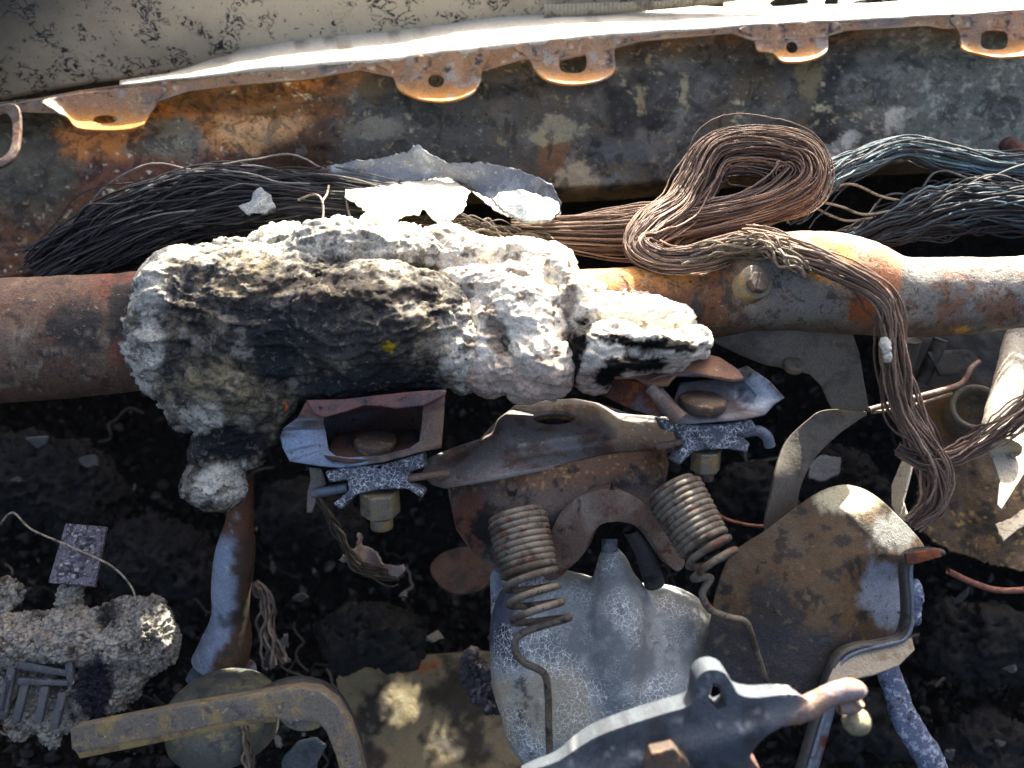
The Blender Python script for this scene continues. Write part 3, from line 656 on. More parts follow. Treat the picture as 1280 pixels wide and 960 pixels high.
def build_ash():
    V, f = blobmesh([(330, 400, .615, 150, 95, 95), (240, 410, .62, 72, 100, 85), (470, 410, .60, 120, 75, 90), (300, 490, .60, 75, 60, 60), (395, 466, .612, 100, 40, 66), (500, 466, .612, 95, 28, 56), (565, 440, .606, 46, 52, 60), (575, 472, .605, 22, 24, 30),
                     (288, 562, .60, 52, 38, 40), (272, 598, .60, 40, 34, 34, .3), (325, 538, .60, 30, 28, 34), (420, 325, .63, 150, 40, 70, -.05), (300, 330, .64, 70, 30, 60), (240, 500, .61, 34, 40, 40)], .0012, 3, -.018)
    V = crusty(V, f, CR)
    tag(mesh('charred_clump', V, f, 'char_ash', paint=paint_clump), 'big charred grey and black clump of melted plastic wrapped round the left of the beam', 'ash')
    V, f = blobmesh([(640, 330, .665, 78, 34, 45), (620, 355, .645, 78, 34, 42), (590, 330, .655, 60, 28, 40), (560, 310, .665, 60, 22, 36), (650, 385, .63, 56, 36, 34), (668, 415, .618, 38, 40, 30), (668, 450, .608, 32, 36, 28), (640, 466, .612, 40, 26, 28), (690, 465, .605, 26, 34, 26), (660, 488, .608, 26, 18, 22), (700, 345, .645, 24, 46, 35), (606, 452, .618, 32, 44, 26), (718, 385, .632, 24, 44, 30), (612, 405, .63, 34, 40, 30)], .0012, 2, -.046)
    V = crusty(V, f, [(22, .007, 'b'), (22, .0035, 'fold'), (60, .0016, 'fold'), (110, .0013, 'b'), (300, .0009, 'b'), (520, .0006, 'ridge'), (90, .003, 'pit')])
    tag(mesh('ash_mound', V, f, 'ash', paint=paint_white), 'bright white mound of flaky ash in the middle, running down between the brackets', 'ash')
    def pc(x, y, P):
        c = paint_white(x, y, P); n2 = fbm(P, 80, 4, 98)
        for q in ((718, 440, 14, 40, .3), (800, 428, 70, 6, .12), (800, 455, 44, 10, .05), (855, 430, 30, 8, .2), (760, 470, 20, 12, 0)):
            c = mixc(c, s2l(24, 23, 24), ss(1.3, .8, blob2(x, y, *q) + .6 * n2))
        return c
    V, f = blobmesh([(790, 400, .615, 85, 30, 50, .12), (760, 430, .59, 52, 30, 45), (830, 432, .58, 48, 18, 40, .15), (735, 445, .59, 26, 36, 40), (860, 425, .585, 28, 16, 40), (780, 455, .575, 44, 14, 24), (735, 375, .64, 30, 28, 36), (790, 376, .645, 56, 22, 36), (742, 468, .60, 26, 24, 26), (806, 446, .60, 62, 20, 30, .12), (850, 440, .605, 36, 14, 26)], .0013, 2, -.034)
    V = crusty(V, f, [(24, .005, 'b'), (26, .0035, 'fold'), (70, .002, 'fold'), (110, .0013, 'b'), (300, .001, 'b')])
    tag(mesh('ash_crust', V, f, 'ash', paint=pc), 'layered white and black ash crust lying on the right bracket', 'ash')
    # lit fringe of flaky ash along the crest
    V, f = blobmesh([(370, 300, .65, 60, 20, 30), (440, 290, .655, 60, 18, 30), (510, 305, .65, 50, 16, 26), (330, 310, .65, 40, 14, 26), (480, 325, .64, 70, 16, 30)], .0013, 1, -.03)
    V = crusty(V, f, [(40, .009, 'b'), (110, .004, 'ridge'), (300, .0022, 'b')])
    tag(mesh('ash_crest', V, f, 'ash', paint=paint_white), 'sunlit flaky ash along the top of the big clump, under the torn sheet', 'ash')
build_ash()

# ================================================================== torn metal sheet and shards
def build_torn():
    t = thing('torn_sheet', 'torn blue grey metal sheet draped over the wires above the ash', 'scrap', (550, 270, .70))
    def wf(x, y):
        ridge = np.interp(x, [380, 440, 520, 560, 640, 720], [222, 205, 190, 205, 212, 240])
        d = y - ridge
        return .722 + .0002 * d - .005 * np.sin(x / 24.) * ss(0, 40, d) - .0006 * np.clip(d - 30, 0, 99)
    plate('sheet', [(383, 226), (388, 216), (420, 205), (470, 199), (508, 190), (520, 180), (536, 191), (560, 204), (600, 203), (640, 209), (668, 220), (692, 232), (700, 252), (702, 268), (690, 275), (655, 275), (632, 262), (600, 244), (585, 232), (560, 222), (520, 226), (450, 229), (436, 232), (400, 236), (385, 236)],
          wf, .0012, 'torn_metal', t, step=5, jag=.8, rough=.004)
    plate('folded_flap', [(436, 232), (450, 229), (520, 226), (556, 219), (588, 238), (578, 262), (566, 273), (545, 278), (530, 262), (520, 268), (505, 268), (490, 280), (462, 274), (455, 262), (440, 252), (430, 245)],
          lambda x, y: .722 - .0020 * (y - 228) - .004 * np.sin(x / 19.), .001, 'torn_pale', t, step=3, jag=.9, rough=.007)
    plate('small_flap', [(586, 236), (640, 262), (660, 278), (648, 276), (620, 264)], lambda x, y: .715 - .0008 * (y - 240), .001, 'torn_pale', t, step=4, jag=.5)
    o = plate('glass_shard', [(616, 250), (626, 239), (650, 237), (696, 250), (700, 262), (690, 275), (654, 276), (632, 264)], lambda x, y: .668 + .0006 * (262 - y) + .004 * np.sin(x / 11.), .003, 'glass_shard', step=3, jag=.8, rough=.003)
    tag(o, 'pale crazed shard resting on the right end of the torn sheet', 'shard')
    o = plate('glass_shard', [(298, 257), (312, 252), (318, 240), (326, 233), (338, 244), (343, 258), (332, 266), (308, 268)], lambda x, y: .70 + .0003 * (250 - y) + .004 * np.sin(x / 7. + y / 9.), .003, 'glass_shard', step=2.5, jag=.6, rough=.003)
    tag(o, 'small grey glassy shard standing on the black wires at the left', 'shard')
    for pts, lab in (([(373, 250, .70), (392, 243, .695), (402, 250, .69), (404, 268, .685), (401, 282, .68)], 'bent pale wire hanging left of the torn sheet, over the ash'),
                ([(411, 232, .71), (408, 244, .70), (402, 252, .692)], 'short wire hook under the left corner of the torn sheet'),
                ([(433, 240, .70), (434, 256, .69), (438, 272, .68)], 'thin wire hanging from the bright flap of the torn sheet'),
                ([(603, 276, .68), (612, 274, .68), (622, 290, .67), (628, 298, .665)], 'kinked pale wire right of the bright flap'),
                ([(566, 262, .69), (563, 276, .68), (572, 290, .67), (566, 305, .66)], 'thin wire drooping below the bright flap')):
        tag(tube('loose_wire', pts, 1.6, 'wirepale', n=24, k=6), lab, 'wire')
M('torn_metal', s2l(112, 118, 130), layers=[(s2l(150, 158, 170), 40, .5, .66), (s2l(88, 66, 70), 25, .54, .68), (s2l(190, 194, 200), 300, .62, .7)], rough=.45, metal=.4, bump=[(60, .003), (400, .0006)])
M('torn_pale', s2l(198, 190, 178), layers=[(s2l(120, 106, 90), 90, .55, .64, .8, .8), (s2l(70, 62, 56), 240, .61, .65, .6, .7)], rough=.6, bump=[(150, .001)])
M('wirepale', s2l(150, 138, 122), layers=[(s2l(90, 80, 72), 150, .5, .6)], rough=.6)
build_torn()

# ================================================================== wire bundles
dark = lambda rg: np.array(s2l(46, 44, 46)) * rg.uniform(.3, 1.7) if rg.uniform() < .84 else np.array(s2l(116, 112, 108)) * rg.uniform(.5, 1.5)
copper = lambda rg: np.array(s2l(128, 106, 94)) * rg.uniform(.25, 1.5) if rg.uniform() < .85 else np.array(s2l(84, 60, 54)) * rg.uniform(.5, 1)
blue = lambda rg: (np.array(s2l(108, 134, 148)) if rg.uniform() < .32 else np.array(s2l(74, 78, 84))) * rg.uniform(.4, 1.2)
brown = lambda rg: np.array(s2l(104, 92, 80)) * rg.uniform(.3, 1.4)
def bundle(label, **k):
    return tag(strands('wire_bundle', **k), label, 'wires')
def build_wires():
    bundle('charred black wire bundle sweeping down to the left over the beam', ctr=[(50, 356, .78, 40), (110, 318, .765, 44), (180, 280, .75, 46), (260, 258, .74, 44), (340, 250, .73, 38), (420, 252, .72, 30), (520, 264, .71, 22)], count=260, spread_px=30, r_px=1.2, ends=.12, colf=dark, seed=2, m=80, wob=.18, twist=.8, flat=(1, .6))
    bundle('matted brown wire bundle between the torn sheet and the ash', ctr=[(450, 292, .69, 12), (520, 286, .685, 14), (580, 290, .68, 14), (640, 302, .675, 12), (690, 312, .67, 10)], count=60, spread_px=14, r_px=1.3, colf=brown, seed=3, m=60, wob=.5, ends=.25, stray=.2)
    bundle('bare copper wire bundle coiled into a loop in front of the bulkhead', ctr=[(640, 290, .69, 14), (720, 292, .68, 20), (800, 290, .665, 26), (880, 276, .66, 22), (950, 258, .66, 22), (996, 232, .665, 30), (992, 202, .67, 30), (945, 188, .675, 27), (896, 194, .675, 26), (872, 230, .67, 24), (850, 262, .66, 22), (812, 290, .635, 24), (800, 312, .615, 18), (830, 326, .595, 14), (880, 322, .588, 14), (930, 306, .59, 14)], count=270, spread_px=20, r_px=.95, colf=copper, seed=4, m=170, wob=.2, twist=1.5)
    bundle('pale blue coated wire bundle arching away right from the copper loop', ctr=[(985, 262, .69, 22), (1020, 232, .70, 20), (1065, 205, .715, 18), (1125, 184, .73, 14), (1185, 196, .735, 16), (1240, 207, .74, 16), (1310, 208, .74, 16)], count=70, spread_px=16, r_px=1.25, colf=blue, seed=5, m=80, wob=.25, twist=1.0)
    bundle('thick dark blue wire bundle at the right edge above the beam', ctr=[(1050, 312, .73, 16), (1100, 288, .725, 22), (1160, 268, .72, 32), (1220, 258, .72, 34), (1320, 262, .72, 36)], count=150, spread_px=26, r_px=1.25, colf=lambda rg: blue(rg) * .55 if rg.uniform() < .6 else dark(rg), seed=6, m=70, wob=.2, twist=.8, flat=(1, .7))
    bundle('copper wire bundle hanging down in front of the beam on the right', ctr=[(930, 300, .60, 16), (985, 312, .568, 16), (1040, 332, .552, 15), (1095, 365, .546, 13), (1112, 400, .548, 14), (1116, 450, .558, 15), (1128, 505, .57, 17), (1150, 548, .57, 18), (1170, 590, .575, 18), (1168, 630, .58, 14), (1140, 655, .59, 10)], count=46, spread_px=14, r_px=1.55, colf=copper, seed=7, m=120, wob=.35, twist=1.4)
    bundle('copper wires branching off to the right edge from the hanging bundle', ctr=[(1122, 560, .575, 8), (1150, 574, .572, 12), (1185, 574, .57, 12), (1220, 555, .57, 14), (1260, 528, .57, 16), (1310, 490, .57, 18)], count=20, spread_px=12, r_px=1.6, colf=copper, seed=8, m=70, wob=.3, twist=.9)
    bundle('frayed charred wires lying on top of the beam beside the bolt', ctr=[(850, 326, .585, 10), (900, 312, .58, 12), (950, 306, .572, 12), (985, 325, .558, 14), (1010, 345, .55, 10)], count=34, spread_px=11, r_px=1.6, colf=lambda rg: brown(rg) * 1.2, seed=12, m=60, wob=.5, ends=.3)
    for i, (pts, lab) in enumerate((([(1010, 245, .69), (1060, 230, .70), (1100, 245, .715), (1130, 252, .72)], 'upper thin loose wire looping right of the copper loop'),
                                   ([(1015, 250, .69), (1050, 258, .70), (1080, 268, .71), (1120, 262, .72)], 'middle thin loose wire looping right of the copper loop'),
                                   ([(1010, 254, .69), (1035, 268, .70), (1060, 276, .71), (1090, 272, .715)], 'lowest thin loose wire looping right of the copper loop'))):
        tag(tube('loose_wire', pts, 1.6, 'wirepale', n=40, k=6), lab, 'wire')
    tag(tube('loose_wire', [(1185, 714, .68), (1215, 728, .68), (1250, 738, .675), (1300, 736, .67)], 4, 'copperwire', n=40, k=8), 'single thick copper wire at the right edge below the brown bracket', 'wire')
    tag(tube('loose_wire', [(870, 590, .70), (895, 640, .72), (930, 655, .73), (968, 658, .73)], 2, 'copperwire', n=40, k=8), 'thin reddish wire behind the right coil spring', 'wire')
    tag(tube('loose_wire', [(0, 656, .64), (16, 641, .635), (40, 662, .63), (90, 684, .618), (140, 708, .617), (165, 735, .617), (170, 758, .618)], 1.4, 'wirepale', n=60, k=6), 'thin pale wire arching over the burnt circuit board', 'wire')
    o = V = None
    Vv, f = blobmesh([(1107, 432, .543, 7, 10, 7), (1110, 446, .545, 6, 8, 6)], .0012); Vv = crusty(Vv, f, [(200, .003, 'b')])
    tag(mesh('melted_bead', Vv, f, 'white_crust'), 'pale melted bead stuck to the hanging copper bundle', 'debris')
M('copperwire', s2l(140, 92, 78), layers=[(s2l(90, 56, 48), 150, .5, .62)], rough=.6, metal=.2, bump=[(600, .0005)])
build_wires()

# ================================================================== column support (crossmember, boss, arch)
def R3(pts, w=None, n=48, closed=True, lin_=False):
    p = np.asarray(pts, float)
    if p.shape[1] == 2: p = np.hstack([p, np.full((len(p), 1), w)])
    p = lin(p, n, closed) if lin_ else cr(p, n, closed)
    return W(p[:, 0], p[:, 1], p[:, 2])
def build_support():
    t = thing('column_support', 'pressed steel support with an oval hole in its raised top, between the two brackets', 'bracket', (690, 640, .60))
    # top plate, tilted to face up
    wt = lambda x, y: .575 + .0011 * (585 - y) + .00004 * (x - 690) + .03 * ss(630, 560, x)
    def ptop(x, y, P):
        n1 = fbm(P, 45, 4, 110); n2 = fbm(P, 140, 4, 111); n3 = fbm(P, 400, 3, 112)
        c = np.tile(np.array(s2l(128, 122, 122)), (len(x), 1)); c = mixc(c, s2l(102, 86, 78), ss(0, .3, n1)); c = mixc(c, s2l(136, 142, 156), ss(.1, .35, n2) * .7)
        c = mixc(c, s2l(132, 88, 60), ss(.25, .4, n2 + .2 * n1) * .6); c = mixc(c, s2l(60, 54, 56), ss(760, 810, x + 30 * n1) * .7); c = mixc(c, s2l(170, 172, 180), ss(.4, .5, n3) * .5)
        return c
    tp = np.array([(634, 522), (648, 514), (682, 510), (716, 508), (736, 512), (752, 532), (740, 538), (700, 543), (664, 549), (646, 548)], float)
    tpl = lin(cr(tp, 80, True), 240, True)
    def boss(x, y):
        ins = inside(x, y, tpl); d = np.empty(len(x))
        for a in range(0, len(x), 4000):
            d[a:a + 4000] = np.sqrt((((x[a:a + 4000, None] - tpl[None, :, 0]) * .8) ** 2 + (y[a:a + 4000, None] - tpl[None, :, 1]) ** 2).min(1))
        return np.where(ins, 1., ss(22, 2, d))
    plate('top_plate', [(528, 590), (536, 572), (560, 562), (600, 548), (622, 524), (644, 506), (680, 500), (720, 498), (748, 504), (790, 518), (850, 522), (856, 560), (836, 562), (760, 566), (690, 582), (620, 596), (556, 606), (540, 602)],
          lambda x, y: wt(x, y) - .022 * boss(x, y), .003, 'painted_steel', t, step=2.4, paint=ptop, rough=.0008, holes=[ellipse(692, 522, 27, 8.5, 40)])
    rim_ = ellipse(692, 522, 27.5, 8.8, 48); wr = wt(rim_[:, 0], rim_[:, 1]) - .022
    recalc(rings('hole_collar', [W(rim_[:, 0], rim_[:, 1], wr), W(rim_[:, 0], rim_[:, 1] + 10, wr + .012)], 'bolt_rust', t))
    # rusty front saddle
    def pfr(x, y, P):
        n1 = fbm(P, 45, 4, 115); n2 = fbm(P, 140, 4, 116); n3 = fbm(P, 420, 3, 117)
        c = np.tile(np.array(s2l(96, 84, 78)), (len(x), 1)); c = mixc(c, s2l(70, 62, 62), ss(0, .3, n1))
        yy = y - (604 - .12 * (x - 560))
        c = mixc(c, s2l(116, 82, 58), ss(34, 4, yy + 16 * n2) * ss(600, 660, x + 30 * n1) * .9); c = mixc(c, s2l(176, 140, 92), ss(.22, .4, n3 + .3 * n2) * ss(40, 5, yy) * .8)
        c = mixc(c, s2l(104, 66, 56), ss(1.2, .7, blob2(x, y, 590, 655, 30, 40) + .4 * n2)); c = mixc(c, s2l(30, 28, 28), ss(1.2, .8, blob2(x, y, 608, 660, 16, 24) + .5 * n2))
        c = mixc(c, s2l(30, 27, 25), ss(.2, .35, n2 + .25 * n1) * .8)
        return c
    plate('saddle', [(558, 604), (600, 598), (690, 583), (760, 568), (832, 558), (836, 580), (832, 604), (822, 640), (800, 640), (770, 622), (740, 622), (712, 640), (694, 668), (688, 700), (640, 712), (612, 708), (590, 690), (570, 662), (563, 630)],
          lambda x, y: .577 - .00016 * (y - 600) + .03 * ss(630, 555, x) + .018 * ss(800, 850, x) + .03 * ss(625, 720, y) , .004, 'painted_metal', t, step=2.6, paint=pfr, rough=.0015)
    o = plate('arch', [(680, 722), (684, 690), (690, 662), (706, 634), (732, 618), (762, 612), (792, 620), (816, 640), (836, 668), (856, 700), (846, 714), (828, 696), (812, 672), (792, 656), (768, 652), (748, 658), (736, 676), (728, 694), (712, 710), (696, 724)],
          lambda x, y: .552 + .00022 * abs(x - 765) + .0001 * (y - 612), .018, 'brown_steel', t, step=6, smooth_outline=120, bev=.003)
    tube('arm', [(790, 660, .585), (806, 690, .59), (818, 730, .60)], 13, 'dark_steel', t, n=20)
    prism('stub', W(np.float64(640), np.float64(612), np.float64(.572)), -AF + .6 * AU, .004, .012, 12, 'bolt_rust', t, smooth=True)
build_support()

# ================================================================== the two breakaway brackets
def build_bracket_left():
    t = thing('mounting_bracket', 'left open steel bracket under the charred clump, with a bolt inside and a nut below', 'bracket', (455, 600, .57))
    def pb(x, y, P):
        n1 = fbm(P, 60, 4, 120); n2 = fbm(P, 180, 4, 121)
        c = np.tile(np.array(s2l(100, 88, 86)), (len(x), 1)); c = mixc(c, s2l(120, 80, 76), ss(530, 505, y + 10 * n2)); c = mixc(c, s2l(84, 68, 56), ss(500, 540, x + 20 * n1) * .8)
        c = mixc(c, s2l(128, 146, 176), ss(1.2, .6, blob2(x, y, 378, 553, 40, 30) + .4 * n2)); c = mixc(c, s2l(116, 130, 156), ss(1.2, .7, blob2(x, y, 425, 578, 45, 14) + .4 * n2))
        c = mixc(c, s2l(52, 48, 50), ss(.15, .35, n2 + .3 * n1) * .8)
        return c
    of = [(350, 545, .562), (354, 535, .562), (372, 522, .558), (382, 502, .558), (420, 500, .556), (470, 496, .554), (520, 490, .552), (557, 487, .552), (555, 525, .55), (552, 560, .548), (527, 565, .548), (480, 578, .55), (425, 585, .553), (400, 583, .556), (362, 577, .56), (353, 560, .562)]
    inn = [(408, 545, .562), (406, 535, .562), (404, 526, .560), (408, 518, .559), (430, 514, .558), (456, 506, .556), (495, 508, .554), (529, 506, .554), (528, 525, .552), (524, 552, .550), (512, 560, .550), (478, 569, .552), (436, 572, .555), (420, 570, .558), (411, 563, .56), (409, 553, .562)]
    ring = lambda q, dw=0, sc=1.: (lambda p: W(467 + (p[:, 0] - 467) * sc, 535 + (p[:, 1] - 535) * sc, p[:, 2] + dw))(lin(q, 96, True))
    def al(q):                                       # same number of samples between matching corners
        q = np.array(q); k = len(q); return np.vstack([q[i] + (q[(i + 1) % k] - q[i]) * (np.arange(6) / 6)[:, None] for i in range(k)])
    A, B = al(of), al(inn); w3 = lambda p, dw=0, s=1.: W(467 + (p[:, 0] - 467) * s, 535 + (p[:, 1] - 535) * s, p[:, 2] + dw)
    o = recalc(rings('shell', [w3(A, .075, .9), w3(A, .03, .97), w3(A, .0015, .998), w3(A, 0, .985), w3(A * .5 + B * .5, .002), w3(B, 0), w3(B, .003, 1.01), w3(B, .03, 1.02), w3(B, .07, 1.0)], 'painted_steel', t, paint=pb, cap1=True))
    plate('top_lip', [(382, 500), (430, 499), (470, 494), (520, 489), (557, 487), (556, 494), (530, 507), (495, 511), (475, 508), (455, 507), (432, 515), (405, 522), (393, 518)], lambda x, y: .5495 + .00003 * (557 - x), .006, 'lip_red', t, step=5, bev=.001)
    plate('floor', [(400, 566), (412, 560), (420, 540), (520, 536), (528, 558), (512, 563), (478, 573), (436, 577), (414, 574)], lambda x, y: .5565 + .0011 * (572 - y), .002, 'rust_dark', t, step=6)
    prism('bolt_head', W(np.float64(470), np.float64(555), np.float64(.572)), AU + .36 * -AF, .0155, .0085, 26, 'bolt_rust', t, smooth=True, bev=.0016)
    o = plate('crazed_pad', [(406, 590), (436, 583), (480, 580), (528, 566), (531, 584), (512, 590), (508, 602), (530, 614), (528, 623), (508, 611), (474, 612), (446, 618), (426, 637), (416, 630), (436, 614), (434, 600), (412, 603)], .556, .022, 'crazed_pad', t, step=5, bev=.0015)
    c = W(np.float64(475), np.float64(628), np.float64(.567))
    nut = prism('hex_nut', c, AU + .3 * -AF, .0145, .018, 6, 'zinc_nut', t, rot=.3, bev=.0012)
    prism('bolt_end', W(np.float64(477), np.float64(650), np.float64(.567)), AU + .3 * -AF, .0082, .012, 22, 'zinc_nut', nut, smooth=True)
    prism('washer', W(np.float64(477), np.float64(644), np.float64(.567)), AU + .3 * -AF, .0098, .002, 22, 'bolt_rust', nut, smooth=True)
    tube('pin', [(392, 617, .57), (436, 609, .562)], 6, 'blue_steel', t, n=8)
    tube('pin', [(508, 598, .56), (538, 594, .57), (560, 592, .58)], 5, 'brown_steel', t, n=12)
    plate('side_plate', [(386, 584), (402, 586), (408, 606), (396, 616), (394, 630), (390, 641), (383, 641), (384, 615), (388, 600)], .572, .003, 'brown_dark', t, step=5)
M('lip_red', s2l(120, 82, 78), layers=[(s2l(92, 78, 82), 60, .48, .6), (SOOT, 120, .6, .7)], rough=.65, metal=.1, bump=[(300, .001)])
def build_bracket_right():
    t = thing('mounting_bracket', 'right open steel bracket with a pointed nose under the layered ash crust', 'bracket', (880, 540, .56))
    def pb(x, y, P):
        n1 = fbm(P, 60, 4, 130); n2 = fbm(P, 180, 4, 131)
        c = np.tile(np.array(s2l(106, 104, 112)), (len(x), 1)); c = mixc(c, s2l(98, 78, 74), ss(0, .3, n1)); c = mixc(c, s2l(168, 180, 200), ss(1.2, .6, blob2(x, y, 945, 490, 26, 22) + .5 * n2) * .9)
        c = mixc(c, s2l(104, 88, 88), ss(470, 450, y - .5 * (x - 930) + 14 * n2) * .8); c = mixc(c, s2l(52, 48, 50), ss(.15, .35, n2 + .3 * n1) * .8)
        return c
    of = [(806, 478, .552), (820, 470, .556), (838, 466, .558), (880, 466, .56), (915, 464, .56), (934, 457, .56), (962, 476, .556), (981, 497, .552), (968, 506, .55), (956, 519, .548), (930, 525, .546), (866, 530, .545), (845, 530, .546), (828, 518, .548), (818, 502, .55), (810, 488, .551)]
    inn = [(826, 482, .556), (834, 476, .558), (842, 470, .56), (880, 471, .562), (908, 472, .563), (926, 473, .564), (938, 484, .566), (946, 494, .562), (942, 504, .558), (932, 512, .554), (918, 516, .55), (870, 520, .549), (858, 515, .55), (846, 505, .552), (836, 494, .553), (830, 488, .555)]
    def al(q):
        q = np.array(q); k = len(q); return np.vstack([q[i] + (q[(i + 1) % k] - q[i]) * (np.arange(6) / 6)[:, None] for i in range(k)])
    A, B = al(of), al(inn); w3 = lambda p, dw=0, s=1.: W(885 + (p[:, 0] - 885) * s, 495 + (p[:, 1] - 495) * s, p[:, 2] + dw)
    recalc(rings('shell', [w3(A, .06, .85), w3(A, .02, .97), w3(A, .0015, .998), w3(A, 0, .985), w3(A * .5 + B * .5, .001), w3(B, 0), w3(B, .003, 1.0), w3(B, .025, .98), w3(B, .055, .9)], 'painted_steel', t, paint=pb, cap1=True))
    plate('top_plate', [(748, 464), (775, 452), (820, 442), (868, 438), (900, 446), (924, 462), (930, 472), (918, 474), (892, 470), (868, 466), (846, 467), (839, 474), (836, 479), (812, 480), (795, 470), (770, 470)], lambda x, y: .552 + .0009 * (478 - y) * ss(900, 800, x) + .0007 * (474 - y) * ss(800, 900, x), .003, 'lip_rust', t, holes=[ellipse(837, 453, 9, 3)], step=5, bev=.0008)
    plate('side_wall', [(728, 468), (770, 470), (808, 480), (826, 514), (824, 522), (790, 512), (752, 494), (726, 478)], lambda x, y: .556 + .0006 * (815 - x) * .6, .003, 'rust_steel', t, step=5)
    tube('strut', [(812, 484, .549, 7), (828, 502, .547, 9), (850, 524, .545, 11)], 0, 'brown_steel', t, n=16, k=12)
    plate('floor', [(842, 500), (852, 514), (866, 523), (928, 518), (948, 508), (962, 497), (946, 480), (925, 474), (880, 474), (850, 478)], lambda x, y: .5525 + .0006 * (520 - y), .002, 'painted_steel', t, step=5, paint=pb)
    prism('bolt_head', W(np.float64(878), np.float64(504), np.float64(.558)), AU + .4 * -AF, .0165, .008, 26, 'bolt_rust', t, smooth=True, bev=.002)
    plate('crazed_pad', [(824, 522), (860, 531), (900, 530), (940, 524), (948, 538), (926, 545), (938, 554), (934, 566), (910, 561), (888, 562), (866, 565), (850, 582), (842, 576), (856, 556), (850, 543), (832, 538)], .55, .022, 'crazed_pad', t, step=5, bev=.0015)
    nut = prism('hex_nut', W(np.float64(882), np.float64(575), np.float64(.562)), AU + .3 * -AF, .0108, .015, 6, 'zinc_nut', t, rot=.1)
    prism('bolt_end', W(np.float64(881), np.float64(590), np.float64(.562)), AU + .3 * -AF, .0066, .011, 22, 'bolt_rust', nut, smooth=True)
    tube('pin', [(822, 558, .565), (858, 552, .556)], 5, 'brown_steel', t, n=8)
    tube('hook', [(926, 542, .556), (945, 538, .556), (958, 545, .557), (962, 557, .56)], 7, 'blue_steel', t, n=20)
M('lip_rust', s2l(134, 98, 80), layers=[(s2l(104, 92, 92), 45, .46, .6), (s2l(150, 112, 74), 70, .54, .66), (SOOT, 130, .6, .7)], rough=.65, metal=.1, bump=[(300, .001)])
build_bracket_left(); build_bracket_right()

# ================================================================== coil springs
def build_spring(label, a, b, turns, r0, r1, tail, wire_px, tight):
    t = thing('coil_spring', label, 'spring', (b[0], b[1], b[2]), 'coil springs below the column support')
    A, B = WP([a])[0], WP([b])[0]; ax = B - A; L = np.linalg.norm(ax); ax = ax / L
    u = np.cross(ax, -AF); u /= np.linalg.norm(u); v = np.cross(ax, u)
    m = int(turns * 40); s = np.linspace(0, 1, m)
    pos = np.interp(s, [0, tight[0], 1], [0, tight[1], 1])
    r = np.interp(s, [0, .09, 1], [r0 * .8, r0, r1]) * .55 / F; th = s * turns * 2 * math.pi + tight[2]
    hel = A + ax * (pos * L)[:, None] + (np.cos(th) * r)[:, None] * u + (np.sin(th) * r)[:, None] * v
    rw = wire_px * .55 / F
    S = sweep(hel, rw, 12); f = [list(q)[::-1] for q in gridfaces(m, 12, False, True)] + [list(range(12)), [(m - 1) * 12 + i for i in range(12)][::-1]]
    mesh('coil', S.reshape(-1, 3), f, 'spring_steel', t)
    e = hel[-1]; T = hel[-1] - hel[-2]; T /= np.linalg.norm(T)
    pts = np.vstack([e - T * .001, e + T * .006, WP(tail)]); p = cr(pts, 90); S = sweep(p, rw, 12)
    f = [list(q)[::-1] for q in gridfaces(90, 12, False, True)] + [list(range(12)), [89 * 12 + i for i in range(12)][::-1]]
    mesh('hook_end', S.reshape(-1, 3), f, 'spring_steel', t)
build_spring('left coil spring with stretched lower turns and a long straight end', (645, 640, .552), (675, 780, .526), 13.4, 34, 31, [(652, 792, .526), (644, 812, .528), (655, 828, .53), (680, 842, .535), (685, 870, .54), (686, 912, .545), (688, 960, .55)], 4.6, (.77, .56, 0.6))
build_spring('right coil spring leaning outward with a kinked straight end', (840, 610, .546), (896, 708, .520), 12.4, 33, 28, [(888, 722, .52), (878, 742, .52), (888, 762, .522), (912, 772, .525), (932, 778, .53), (942, 804, .54), (954, 842, .55), (964, 872, .56)], 4.4, (.86, .74, 3.4))

